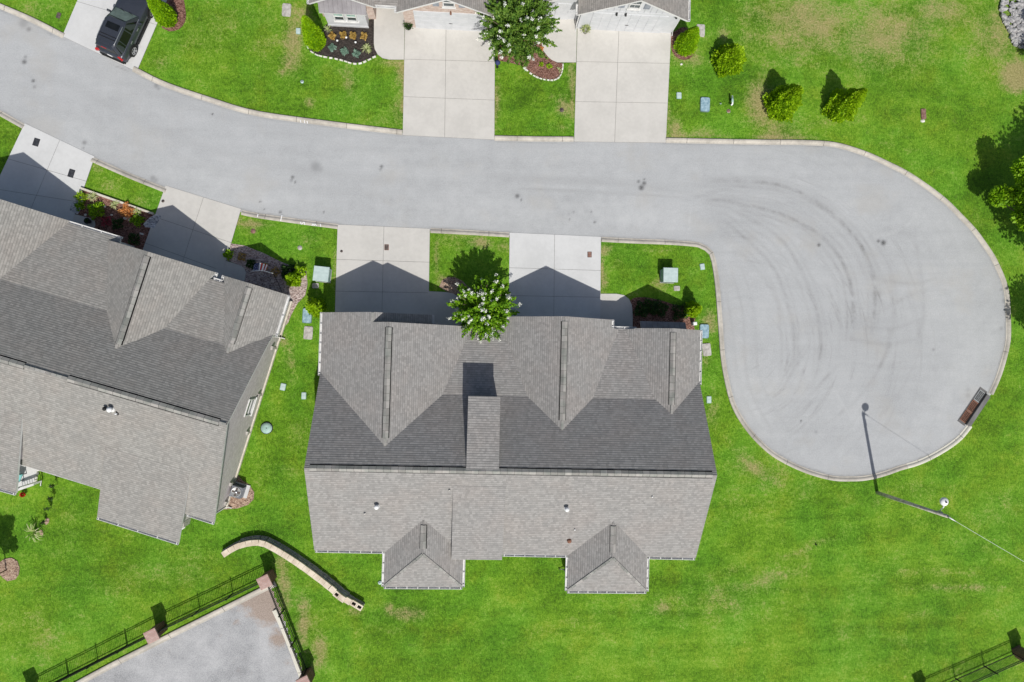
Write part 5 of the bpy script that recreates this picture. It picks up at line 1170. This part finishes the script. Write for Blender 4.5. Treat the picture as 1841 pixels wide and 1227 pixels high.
# ------------------------------------------------------------------ lamp pole and wire
pole_b = at(1577, 887, 0); ptop = 7.0
def lamp_pole():
    r = empty('lamp_pole', pole_b, 0, 'wooden utility pole leaning out over the lawn below the cul-de-sac with a white round lamp', 'lamp pole')
    b = MB(); b.tube([(0, 0, -.2), (0, 0, 3.5), (0, 0, ptop)], [.125, .11, .095], 14); b.build('pole', 'wood', r)
    b = MB(); b.box((.10, -.02, 6.2), (.05, .09, .5)); b.tube([(.02, -.02, ptop - .05), (.02, -.02, ptop + .18)], .05, 8); b.box((0, .13, 6.35), (.10, .06, .35)); b.build('bracket', 'steel', r)
    h = at(1697, 903, 6.55) - pole_b; s = Vector((h.x * .15, .12, 6.25)); b = MB(); e = Vector((h.x, h.y, 6.62))
    b.tube([s, s.lerp(e, .5) + Vector((0, 0, .14)), e + Vector((0, 0, .03))], .032, 8); b.build('lamp_arm', 'plastic', r)
    b = MB(); b.lathe([(.10, -.18), (.24, -.12), (.26, -.02), (.20, .06), (.06, .11)], 18, e, 0); b.lathe([(.05, .10), (.05, .17), (.015, .18)], 8, e, 1); b.build('lamp_head', ['plastic', 'dark'], r)
    b = MB(); b.lathe([(.03, -.30), (.17, -.22), (.18, -.175), (.05, -.17)], 14, e); b.build('lamp_lens', 'glassgreen', r)
lamp_pole()
far = at(1841, 1011, 6.6); pt = pole_b + Vector((0.05, -.05, ptop + .1)); dv = (far - pt); end = pt + dv * 5.2; end.z = 7.1
b = MB(); N = 30; pts = []
for k in range(N + 1):
    t = k / N; p = pt.lerp(end, t); p.z -= 4 * .8 * t * (1 - t); pts.append(p)
b.tube(pts, .008, 5); b.tube([pts[0], pts[0].lerp(pts[1], .25), pts[0].lerp(pts[1], .5)], [.045, .035, .012], 6); tag(b.build('overhead_wire', 'plastic'), 'thin pale overhead wire running from the lamp pole to the right edge', 'wire')
b = MB(); rr = empty('utility_pole', (end.x, end.y, 0), 0, 'bare wooden pole beyond the right edge where the overhead wire ends', 'pole'); b.tube([(0, 0, -.2), (0, 0, 7.3)], [.15, .11], 12); b.build('pole', 'wood', rr)

# ------------------------------------------------------------------ storm drain
def storm_drain():
    a, c = at(1726, 757, .0), at(1763, 702, .0); d = (c - a); an = math.atan2(d.y, d.x); m = (a + c) / 2; L = d.length
    r = empty('storm_drain', m, an, 'storm drain with three iron grates set in the kerb of the cul-de-sac', 'storm drain')
    # local x runs along the kerb, -y is towards the grass
    b = MB(); W = .46
    b.box((0, -.16, .02), (L + .3, W + .16, .03), m=0); b.build('frame', 'kerbold', r)
    for k, mt in enumerate(('rust', 'rust', 'steel')):
        x = -L / 2 + L * (k + .5) / 3; g = MB(); wl = L / 3 - .08
        for s in (-1, 1): g.bar((x - wl / 2, -.16 + s * W / 2, .05), (x + wl / 2, -.16 + s * W / 2, .05), .04, .04); g.bar((x + s * wl / 2, -.16 - W / 2, .052), (x + s * wl / 2, -.16 + W / 2, .052), .04, .04)
        for j in range(9): g.bar((x - wl / 2 + wl * (j + .5) / 9, -.16 - W / 2, .05), (x - wl / 2 + wl * (j + .5) / 9, -.16 + W / 2, .05), .03, .03)
        g.box((x, -.16, .038), (wl * .97, W * .96, .006), m=1); g.build('grate', [mt, 'ventdark'], r)
    b = MB(); b.box((0, -.44, .05), (L + .0, .12, .08)); b.build('inlet', 'ventdark', r)
    b = MB(); b.box((0, -.66, .06), (L + .02, .34, .12), 0, 0, .97, .02); b.build('hood', 'kerbold', r)
storm_drain()

# ------------------------------------------------------------------ utility boxes, lids and covers
def cabinet(x, y, rz, label, w_=.98, d_=.98, h=.95):
    p = at(x, y, h); r = empty('utility_cabinet', (p.x, p.y, 0), rz, label, 'utility cabinet', 'pale green utility cabinets')
    b = MB(); b.box((0, .02, h * .42), (w_ * .94, d_ * .86, h * .84)); b.build('body', 'green', r)
    b = MB(); b.box((0, -.40, h * .40), (w_ * .9, .05, h * .66)); b.bar((-w_ * .4, -.44, h * .25), (w_ * .4, -.44, h * .25), .02, .03); b.build('door', 'greendark', r)
    b = MB(); b.box((0, .02, h - .07), (w_ * 1.03, d_ * 1.0, .15), 0, 0, .985, .02); b.bar((-w_ * .46, .05, h + .008), (w_ * .46, .05, h + .008), .03, .012); b.build('lid', 'greenlite', r)
    b = MB(); b.box((0, 0, .03), (w_ * .99, d_ * .93, .08)); b.build('pad', 'lidgrey', r)
cabinet(577, 492, R_(-6), 'pale green utility cabinet beside the shadow-striped driveway of the middle house'); cabinet(1206, 494, R_(-1), 'pale green utility cabinet on the corner lawn by the cul-de-sac')
def rr_poly(hx, hy, r, n=4):
    out = []
    for cx_, cy_, a0 in ((hx - r, hy - r, 0), (-hx + r, hy - r, 90), (-hx + r, -hy + r, 180), (hx - r, -hy + r, 270)): out += arc((cx_, cy_), r, a0, a0 + 90, n)
    return out
def lid(name, x, y, sx, sy, rz, mat, label, cat, h=.06, rad=.06, rim=None, handle=True, group=None):
    r = empty(name, at(x, y, h), rz, label, cat, group); r.location.z = 0
    b = MB(); b.prism(rr_poly(sx / 2, sy / 2, min(rad, sx * .45, sy * .45)), -.02, h * .8); b.build('box_rim', rim or 'greendark', r)
    b = MB(); b.prism(rr_poly(sx / 2 - .03, sy / 2 - .03, min(rad, sx * .45, sy * .45)), 0, h)
    if handle: b.bar((-sx * .15, 0, h + .004), (sx * .15, 0, h + .004), .03, .012); b.bar((0, -sy * .3, h + .002), (0, sy * .3, h + .002), .02, .006)
    b.build('lid', mat, r)
    return r
lid('vault_lid', 1268, 187, .68, 1.02, R_(-2), 'lidblue', 'bluish utility vault lid on the lawn above the road', 'vault lid', .12, .12)
vl = lid('vault_lid', 552, 567, .62, 1.0, R_(-3), 'lidblue', 'bluish utility vault lid on the grass left of the middle house', 'vault lid', .10, .10)
b = MB(); b.box((.06, .40, .12), (.26, .18, .06), 0, 0, .9, .01); b.build('cap', 'plastic', vl)
lid('vault_lid', 1266.5, 595, .66, .98, R_(-2), 'lidblue', 'bluish utility vault lid between the middle house and the cul-de-sac', 'vault lid', .10, .12)
for x, y, rz, l in ((554, 598, -4, 'pale concrete meter lid below the blue vault lid left of the middle house'), (1271, 630, 6, 'pale concrete meter lid between the middle house and the cul-de-sac'), (515, 17, -3, 'pale concrete meter lid on the lawn at the top left of the black mulch bed'), (1260, 54, -2, 'pale concrete meter lid behind the clipped cone at the white garage')):
    lid('meter_lid', x, y, .58, .86, R_(rz), 'lidgrey', l, 'meter lid', .07, .10, 'lidgrey', True, 'pale concrete meter lids')
for x, y, sx, sy, rz, l in ((1221, 171, .34, .44, 0, 'small green lid beside the pale driveway on the upper lawn'), (1263, 479, .32, .42, 8, 'small green lid in the corner lawn near the kerb of the cul-de-sac'), (546, 713, .30, .46, -2, 'small pale green lid close to the west wall of the middle house'), (508.5, 697, .34, .46, -12, 'small pale green lid midway between the two houses'), (1275, 720, .32, .48, 0, 'small green lid beside the kerb right of the middle house'), (536, 55, .30, .40, 0, 'small green lid left of the tall clipped cone')):
    lid('small_lid', x, y, sx, sy, R_(rz), 'greenlite', l, 'utility lid', .07, .05, 'green', True, 'small green utility lids')
def disc(name, x, y, r_, mat, label, cat, h=.03, rim='dark', dome=.01):
    plain = mat in ('lidgrey', 'lidbrown')
    r = empty(name, at(x, y, h), 0, label, cat); r.location.z = 0
    b = MB(); b.lathe([(r_, -.02), (r_, h * .85), (r_ * .9, h * .9)], 20); b.build('rim', rim, r); b = MB(); b.lathe([(r_ * .9, 0), (r_ * .9, h), (r_ * .3, h + dome), (.02, h + dome)], 20); (None if plain else b.lathe([(.035, h), (.035, h + dome + .012)], 8, m=1)); b.build('cover', [mat, 'dark'], r)
disc('manhole', 479, 771, .40, 'green', 'round green manhole cover on the grass between the houses', 'manhole', .09); disc('round_lid', 543, 146, .11, 'greenlite', 'small round pale lid on the lawn below the black mulch bed', 'utility lid', .06, 'green'); disc('round_lid', 683, 1049, .13, 'greenlite', 'small round pale green lid at the corner of the left rear porch', 'utility lid', .05, 'green'); disc('round_lid', 453, 764, .07, 'plastic', 'tiny white round cap near the brick gable end', 'utility lid', .08, 'plastic')
disc('round_lid', 614, 451, .09, 'liddark', 'small round iron lid on the left driveway of the middle house', 'utility lid', .042, 'dark', .004); disc('round_lid', 293, 361, .11, 'liddark', 'small round grey lid at the edge of the second driveway', 'utility lid', .045, 'lidgrey', .004); disc('round_lid', 1296, 185, .06, 'greenlite', 'tiny green cap between the vault lid and the white pipe', 'utility lid', .05, 'green')
lid('iron_cover', 695, 444, .30, .40, 0, 'liddark', 'brown rectangular iron cover on the left driveway of the middle house', 'iron cover', .05, .03, 'lidbrown', False); lid('iron_cover', 1060, 457, .30, .40, 0, 'lidbrown', 'reddish rectangular iron cover on the right driveway of the middle house', 'iron cover', .05, .03, 'liddark', False)
lid('iron_cover', 65, 255, .38, .52, R_(-17), 'lidblack', 'black cover on the bright driveway, nearest the road', 'iron cover', .05, .02, 'lidblack', False); lid('iron_cover', 128, 311, .38, .54, R_(-17), 'lidblack', 'black cover on the bright driveway, beside the grass strip', 'iron cover', .05, .02, 'lidblack', False)
lid('iron_cover', 105, 27, .26, .38, R_(-17), 'liddark', 'dark rectangular cover in the grass left of the parked car', 'iron cover', .03, .02, 'liddark', False); lid('iron_cover', 1661, 204, .36, .72, R_(2), 'lidbrown', 'reddish brown lid on the open lawn above the cul-de-sac', 'iron cover', .08, .02, 'lidbrown'); rock(G_(1659, 217), .17, .12, .08, .2, 'cream stone touching the reddish brown lid')
disc('round_lid', 539, 445, .15, 'lidgrey', 'worn grey lid in the grass near the long shadow of the turned house', 'utility lid', .03, 'lidgrey', .004); disc('round_lid', 1310, 199, .13, 'lidbrown', 'faded pinkish round lid below the white pipe', 'utility lid', .03, 'lidgrey', .004); disc('round_lid', 455, 415, .16, 'lidbrown', 'faded reddish round patch lid in the corner grass by the kerb', 'utility lid', .02, 'lidbrown', .002); disc('round_lid', 1010, 197, .15, 'liddark', 'dark flat lid in the grass strip between the two top driveways', 'utility lid', .03, 'liddark', .003)
for x, y, l in ((567, 513, 'grey flat pad in the shade below the left utility cabinet'), (1217, 518, 'grey flat pad in the shade below the right utility cabinet')): lid('shaded_lid', x, y, .42, .34, 0, 'lidgrey', l, 'utility lid', .06, .06, 'lidgrey', False)
def pedestal(x, y, label, h=.55):
    p = at(x, y, h); r = empty('utility_pedestal', (p.x, p.y, 0), .1, label, 'utility pedestal'); b = MB(); b.box((0, 0, h * .42), (.24, .20, h * .84)); b.build('post', 'greenlite', r); b = MB(); b.box((0, 0, h - .06), (.28, .24, .14), 0, 0, .9, .02); b.build('cap', 'plastic', r)
pedestal(561, 541, 'white-capped pedestal in the shade left of the middle house'); pedestal(1250, 581, 'white-capped pedestal beside the blue vault lid near the cul-de-sac')
r = empty('white_pipe', at(1313, 182, 0), 0, 'short white pipe with an elbow standing in moss beside the upper lawn vault lid', 'pipe'); b = MB(); b.tube([(0, .28, .35), (.02, -.10, .35), (.02, -.28, .34), (-.06, -.38, .30)], .06, 8); b.build('pipe', 'plastic', r); b = MB(); b.tube([(.0, .18, .36), (.02, -.18, .36)], .075, 8); b.build('sleeve', 'green', r); b = MB(); b.tube([(0, .1, 0), (0, .1, .34)], .05, 6); b.tube([(0.02, -.2, 0), (0.02, -.2, .34)], .04, 6); b.build('leg', 'dark', r)
rock(G_(1225, 115), .10, .08, .08, 0, 'white stone below the clipped cone at the white garage'); rock(G_(1575, 662), .001, .001, .001, 0, 'x') if False else None
disc('sprinkler', 1468, 981, .05, 'dark', 'tiny dark sprinkler head on the lower right lawn', 'sprinkler', .12, 'dark')

# ------------------------------------------------------------------ air conditioner
def air_con():
    p = at(424, 886, .8); rz = R_(-17); r = empty('air_conditioner', (p.x, p.y, 0), rz, 'grey air conditioner with a round fan on a white pad beside the brick gable end', 'air conditioner'); b = MB()
    b.box((.10, .02, .05), (.98, .86, .10)); b.build('pad', 'concreteW', r); b = MB(); b.box((0, 0, .43), (.74, .74, .68), 0, 0, 1, .03)
    for k in range(10):
        for s in (-1, 1): b.bar((-.36, s * .375, .16 + k * .06), (.36, s * .375, .16 + k * .06), .012, .02); b.bar((s * .375, -.36, .16 + k * .06), (s * .375, .36, .16 + k * .06), .012, .02)
    b.build('cabinet', 'acgrey', r); b = MB(); b.lathe([(.31, .765), (.325, .785), (.30, .80), (.285, .78)], 24); b.lathe([(.29, .772), (.02, .773)], 24, m=1); b.build('fan_guard', ['steel', 'ventdark'], r)
    b = MB()
    for k in range(4): a = k * 1.571; b.box((math.cos(a) * .14, math.sin(a) * .14, .785), (.24, .12, .012), a)
    b.lathe([(.10, .78), (.10, .82), (.02, .83)], 12, m=1); b.build('fan', ['liddark', 'chrome'], r); b = MB(); b.tube([(-.36, -.1, .25), (-.6, -.12, .3), (-.95, -.1, .3)], .04, 7); b.build('hose', 'dark', r)
air_con()

# ------------------------------------------------------------------ flag
def flag():
    a, c = at(453, 487, 2.1), at(491, 491, 1.9); r = empty('flag', c, 0, 'striped flag with a blue star field on a pale pole over the shaded pink gravel', 'flag'); d = a - c
    b = MB(); b.tube([(0, 0, 0), d * .5 + Vector((0, .1, .1)), d * 1.03], .022, 8); b.build('pole', 'plastic', r)
    b = MB(); b.tube([(0, 0, 0), (.25, -.5, -.1), (.5, -1.2, -.25)], .018, 6); b.build('bracket', 'dark', r)
    nx, ny = 20, 13; L = .82; Hh = .62; o = d * .98
    def P(i, j): u = i / nx; v = j / ny; return o + Vector((u * L * 1.0, .02 + v * Hh * (1 - .25 * u) * (.35 + .65 * math.sin(min(1, u * 3 + .45) * 1.57)), -.05 - .55 * v * (.7 + .3 * math.sin(u * 9)) + .05 * math.sin(u * 14 + v * 2)))
    b = MB()
    for i in range(nx):
        for j in range(ny):
            # stripes run away from the pole; the star field sits at the pole tip
            m = 2 if (i < 9) else (0 if ((i - 9) // 2) % 2 else 1)
            b.face([P(i, j), P(i + 1, j), P(i + 1, j + 1), P(i, j + 1)], m, smooth=True)
    for i in range(1, 9, 2):
        for j in range(2, 12, 3): q = P(i, j) + Vector((0, 0, .012)); b.face([q + Vector((.02 * math.cos(t), .02 * math.sin(t), 0)) for t in [k * 1.2566 for k in range(5)]], 1)
    b.build('cloth', ['redlens', 'white', 'blue'], r)
flag()

# ------------------------------------------------------------------ rear patios of the turned duplex
pp = ccw(px((41, 826), (71, 838), (62, 872), (28, 886), (0, 878), (8, 830))); b = MB(); b.prism(pp, -.02, .12); tag(b.build('patio', 'concreteW'), kind='structure')
def rail(name, pts, label, h=.75, mat='trim'):
    r = empty(name, at(*pts[0], 0), 0, label, 'railing'); o = Vector((r.location.x, r.location.y, 0)); b = MB(); Q = [at(x, y, h) - o for x, y in pts]
    for p, q in zip(Q[:-1], Q[1:]): b.bar(p, q, .16, .07); b.bar(Vector((p.x, p.y, .15)), Vector((q.x, q.y, .15)), .05, .05)
    b.build('rail', mat, r); b = MB()
    for p, q in zip(Q[:-1], Q[1:]):
        n = max(2, int((q - p).length / .14))
        for k in range(n + 1): t = p.lerp(q, k / n); b.bar((t.x, t.y, .1), (t.x, t.y, h), .03, .03)
    b.build('balusters', mat, r)
rail('porch_railing', [(30, 882.5), (61, 871.5)], 'white railing closing the left patio'); rail('porch_railing', [(317, 957), (331, 947)], 'short white railing on the patio at the house corner', .5)
edging('stone_edging', [(69, 842), (66, 856), (62, 868)], 'row of cream stones along the side of the left patio', .22, (.2, .22, .12))
pp = ccw(px((327, 922), (340, 928), (333, 950), (318, 960), (310, 950))); b = MB(); b.prism(pp, -.02, .10); tag(b.build('patio', 'concreteW'), kind='structure')
b = MB(); p = at(328.5, 944, 1.0); b.box((p.x, p.y, .5), (.16, .40, 1.0), R_(-10)); tag(b.build('patio_post', 'lidgrey'), 'grey square post on the patio at the house corner', 'post')
pot(at(326, 934, .1), 'burgundy potted plant on the patio at the house corner', 'burgundy', .2, .4, pl=.42, n=160)
def chair():
    p = at(36, 857, .3); r = empty('patio_chair', (p.x, p.y, .12), R_(-20), 'chair with teal cushions tucked under the eave on the left patio', 'chair'); b = MB(); b.box((0, 0, .45), (.5, .5, .1), 0, 0, 1, .02); b.build('seat', 'teal', r); b = MB(); b.box((-.24, 0, .75), (.1, .5, .55)); b.build('backrest', 'teal', r)
    for sx in (-1, 1):
        for sy in (-1, 1): b = MB(); b.bar((sx * .22, sy * .22, 0), (sx * .22, sy * .22, .42), .04, .04); b.build('leg', 'dark', r)
    for sy in (-1, 1): b = MB(); b.bar((-.25, sy * .27, .65), (.25, sy * .27, .65), .05, .04); b.bar((.22, sy * .27, .42), (.22, sy * .27, .65), .04, .04); b.build('armrest', 'dark', r)
chair()
r = empty('red_flower', at(45.5, 889, 0), 0, 'round bright red flower clump on the grass below the left patio', 'flowers'); d = sph(180); d[:, 2] = abs(d[:, 2]); leaf_object('bloom', d * np.array([.16, .16, .25]) * RNG.uniform(.6, 1, (180, 1)) + np.array([0, 0, .2]), d, .09, .07, 'red', r); b = MB(); b.tube([(0, 0, 0), (0, 0, .25)], .02, 5); b.build('stem', 'shadef', r)

# kerb paint marks
b = MB()
for x0, y0, x1, y1 in ((464, 384, 462.5, 389.5), (507, 386, 504.5, 397), (540, 398, 541.5, 403), (541.5, 403, 546, 398.5), (547, 398.5, 548, 404), (562, 401, 561, 405.5), (562, 401, 565, 405), (566, 401, 566, 405), (566, 401, 569, 405.5), (576, 402, 576.5, 407), (540, 215, 541, 220), (547, 216, 548, 221), (552, 217, 553, 221.5)):
    a, c = at(x0, y0, .12), at(x1, y1, .12); b.bar((a.x, a.y, .117), (c.x, c.y, .117), .05, .006)
tag(b.build('kerb_paint', 'white'), kind='structure')

# ------------------------------------------------------------------ the parked car
def suv():
    rw, fw = at(238, 90, .37), at(270, 20, .37); d = Vector((fw.x - rw.x, fw.y - rw.y, 0)).normalized(); rt = Vector((d.y, -d.x, 0)); o = Vector((rw.x, rw.y, 0)) - rt * .86
    r = empty('parked_car', o, math.atan2(d.y, d.x), 'dark grey SUV with a sunroof and roof rails parked at the top left', 'car'); WB = (fw - rw).length
    # x forward from the rear axle, y left
    def ring(x, w, zb, zs, zt, wt): return [(x, s * y, z) for s, y, z in ((1, 0, zb), (1, w * .85, zb), (1, w, zb + .14), (1, w * 1.01, (zb + zs) * .5), (1, w * .97, zs - .04), (1, w * .92, zs), (1, wt, zt), (1, 0, zt + .015), (-1, wt, zt), (-1, w * .92, zs), (-1, w * .97, zs - .04), (-1, w * 1.01, (zb + zs) * .5), (-1, w, zb + .14), (-1, w * .85, zb))]
    F0 = WB + .88
    st = [(-.98, .80, .50, .98, 1.00, .5), (-.93, .90, .38, 1.06, 1.08, .6), (-.75, .955, .34, 1.10, 1.12, .6), (0, .97, .32, 1.10, 1.12, .6), (1.2, .965, .30, 1.08, 1.10, .6), (1.95, .965, .30, 1.06, 1.09, .55), (2.05, .965, .30, 1.03, 1.09, .60), (2.6, .965, .32, 1.01, 1.07, .62), (WB + .25, .96, .32, .97, 1.03, .62), (WB + .62, .90, .33, .90, .96, .60), (WB + .80, .78, .36, .82, .88, .55), (F0, .60, .45, .70, .74, .4)]
    b = MB(); n = 14; V = sum([ring(*s) for s in st], []); F = [(i * n + k, i * n + n + k, i * n + n + (k + 1) % n, i * n + (k + 1) % n) for i in range(len(st) - 1) for k in range(n)] + [tuple(range(n)), tuple(reversed(range((len(st) - 1) * n, len(st) * n)))]
    F = [tuple(reversed(f)) for f in F]; b.mesh(V, F, 0, True)
    # greenhouse: belt line -> roof
    belt = [(-.86, .80), (-.5, .885), (.6, .89), (1.5, .875), (2.02, .80)]; roof = [(-.70, .60), (-.45, .665), (.5, .685), (.95, .675), (1.22, .60)]; zb, zr = 1.09, 1.735
    V = []; 
    for s in (1, -1):
        for (x, y), (x2, y2) in zip(belt, roof): V += [(x, s * y, zb), (x2, s * y2, zr - (.05 if x2 in (-.70, 1.22) else 0)), (x2 + (.06 if x2 < 0 else -.06), s * (y2 - .14), zr + .03)]
    m = len(belt) * 3; F = []
    for i in range(len(belt) - 1):
        for k in range(2): F += [(i * 3 + k, i * 3 + k + 1, i * 3 + 4 + k, i * 3 + 3 + k), (m + i * 3 + k, m + i * 3 + 3 + k, m + i * 3 + 4 + k, m + i * 3 + k + 1)]
        F.append((i * 3 + 2, m + i * 3 + 2, m + i * 3 + 5, i * 3 + 5))
    for k in range(2): F.append((k, m + k, m + k + 1, k + 1)); e = (len(belt) - 1) * 3; F.append((e + k, e + k + 1, m + e + k + 1, m + e + k))
    b.mesh(V, F, 0, False)
    body = b.build('body', 'carpaint', r)
    def lerp2(side, i, t, k): # point on greenhouse side between stations
        A = V[(0 if side > 0 else m) + i * 3 + k]; B = V[(0 if side > 0 else m) + i * 3 + 3 + k]; return Vector(A).lerp(Vector(B), t)
    def sidewin(side, x0, x1, name='side_window'):
        def along(k, x):
            for i in range(4):
                A, B = lerp2(side, i, 0, k), lerp2(side, i, 1, k)
                if A.x <= x <= B.x or i == 3: return A.lerp(B, (x - A.x) / (B.x - A.x))
        q = []
        for fx in (0, 1):
            x = x0 if fx == 0 else x1; lo = along(0, x[0]); hi = along(1, x[1]); q += [lo.lerp(hi, .08), lo.lerp(hi, .93)]
        n_ = (q[2] - q[0]).cross(q[1] - q[0]).normalized(); n_ = n_ if n_.y * side > 0 else -n_
        w_ = MB(); w_.face([v + n_ * .012 for v in (q[0], q[2], q[3], q[1])]); return w_.build(name, 'carglass', r)
    for s in (1, -1):
        sidewin(s, (-.72, -.52), (-.12, -.10)); sidewin(s, (-.05, -.03), (.72, .66)); sidewin(s, (.80, .74), (1.72, 1.08))
        c = MB(); c.bar((-.80, s * .885, 1.085), (1.85, s * .86, 1.085), .03, .03); c.build('window_trim', 'chrome', r)
        for x in (.30, 1.22): h = MB(); h.bar((x - .10, s * .995, .97), (x + .12, s * .995, .97), .04, .04); h.build('door_handle', 'chrome', r)
        mi = MB(); mi.box((1.62, s * 1.07, 1.10), (.14, .26, .17), 0, 0, .8, .03); mi.bar((1.64, s * .9, 1.06), (1.62, s * 1.0, 1.08), .06, .05); mi.build('mirror', 'carpaint', r)
        ra = MB(); ra.tube([(-.55, s * .60, zr + .03), (-.45, s * .60, zr + .09), (.72, s * .61, zr + .09), (.85, s * .60, zr + .03)], .022, 7); ra.build('roof_rail', 'chrome', r)
        sk = MB(); sk.bar((.45, s * .93, .33), (WB - .5, s * .93, .33), .14, .14); sk.build('side_skirt', 'cardark', r)
        tl = MB(); tl.box((-.93, s * .74, .98), (.14, .34, .20), s * .35, 0, .9, .02); tl.build('tail_light', 'redlens', r); hl = MB(); hl.box((WB + .66, s * .70, .80), (.2, .36, .14), -s * .5, 0, .9, .02); hl.build('headlight', 'chrome', r)
    f = lambda P_, k: Vector(P_[k])
    e = (len(belt) - 1) * 3; A, B, C, D = Vector(V[e]), Vector(V[m + e]), Vector(V[m + e + 1]), Vector(V[e + 1]); nn = (B - A).cross(D - A).normalized(); nn = nn if nn.x > 0 else -nn
    mid0, mid1 = (A + B) / 2 + Vector((.05, 0, 0)), (C + D) / 2
    ws = MB(); ws.face([v + nn * .014 for v in (A.lerp(B, .04).lerp(D, .06), B.lerp(A, .04).lerp(C, .06), C.lerp(D, .05).lerp(B, .04), D.lerp(C, .05).lerp(A, .04))]); ws.build('windscreen', 'screen', r)
    A, B, C, D = Vector(V[0]), Vector(V[m]), Vector(V[m + 1]), Vector(V[1]); rwg = MB(); rwg.face([v + Vector((-.014, 0, .004)) for v in (A.lerp(B, .07).lerp(D, .1), B.lerp(A, .07).lerp(C, .1), C.lerp(D, .07).lerp(B, .05), D.lerp(C, .07).lerp(A, .05))]); rwg.build('rear_window', 'carglass', r)
    s_ = MB(); s_.box((.62, 0, zr + .037), (.42, .86, .014), 0, 0, .96); s_.build('sunroof', 'carglass', r)
    rb = MB()
    for y in (-.36, -.22, -.08, .08, .22, .36): rb.bar((-.52, y, zr + .034), (.34, y, zr + .034), .025, .018)
    rb.build('roof_rib', 'carpaint', r); 
    for x in (-.22, -.04): cb = MB(); cb.bar((x, -.56, zr + .058), (x, .56, zr + .058), .035, .025); cb.build('cross_bar', 'cardark', r)
    sp = MB(); sp.box((-.74, 0, zr - .0), (.20, 1.15, .05), 0, 0, .9, .015); sp.build('spoiler', 'carpaint', r); bl = MB(); bl.box((-.85, 0, zr - .03), (.03, .36, .035)); bl.build('brake_light', 'redlens', r)
    bm_ = MB(); bm_.box((-.93, 0, .52), (.2, 1.72, .26), 0, 0, .94, .03); bm_.box((-.99, 0, .43), (.16, 1.5, .12)); bm_.build('rear_bumper', 'cardark', r); lp_ = MB(); lp_.box((-.99, 0, .82), (.02, .32, .16)); lp_.build('number_plate', 'white', r)
    wp = MB()
    for y in (-.1, .45): wp.tube([(2.06, y, 1.10), (1.88, y - .42, 1.20)], .014, 5)
    wp.build('wiper', 'cardark', r); gr = MB(); gr.box((F0 - .03, 0, .66), (.08, .9, .16)); gr.build('grille', 'cardark', r)
    hd = MB()
    for y in (-.3, .3): hd.bar((2.15, y, 1.085), (WB + .3, y * .95, 1.045), .03, .02)
    hd.build('bonnet_crease', 'carpaint', r)
    for x in (0, WB):
        for s in (1, -1):
            t = MB(); q = lambda R, y: [(x + R * math.cos(a), y, .37 + R * math.sin(a)) for a in [2 * math.pi * k / 28 for k in range(28)]]
            rings = [q(.25, s * .80), q(.36, s * .78), q(.375, s * .82), q(.375, s * .96), q(.35, s * 1.0), q(.25, s * 1.0)]; VV = sum(rings, []); FF = [(i * 28 + k, i * 28 + 28 + k, i * 28 + 28 + (k + 1) % 28, i * 28 + (k + 1) % 28) for i in range(5) for k in range(28)]
            if s > 0: FF = [tuple(reversed(g)) for g in FF]
            t.mesh(VV, FF, 0, True); wh = t.build('wheel', 'tyre', r); rm = MB(); c0 = Vector((x, s * .985, .37))
            for k in range(5): a = k * 1.2566 + .3; rm.bar(c0, c0 + Vector((math.cos(a) * .24, 0, math.sin(a) * .24)), .03, .075)
            rm.mesh([(v[0], s * .93, v[2]) for v in q(.25, 0)], [tuple(range(28))], 1); rm.lathe([(.0, 0)], 3) if False else None
            rr_ = [Vector(v) for v in q(.245, s * .99)]
            for k in range(28): rm.bar(rr_[k], rr_[(k + 1) % 28], .03, .02)
            rm.build('rim', ['chrome', 'ventdark'], wh); ar = MB()
            pa = [(x + .43 * math.cos(a), s * .965, .37 + .43 * math.sin(a)) for a in [math.pi * k / 12 for k in range(13)]]
            for p_, q_ in zip(pa[:-1], pa[1:]): ar.bar(p_, q_, .06, .07)
            dk = [(x + .41 * math.cos(a), s * .972, .37 + .41 * math.sin(a)) for a in [2 * math.pi * k / 24 for k in range(24)]]; ar.mesh(dk, [tuple(range(24)) if s < 0 else tuple(reversed(range(24)))]); ar.build('wheel_arch', 'cardark', r)
suv()
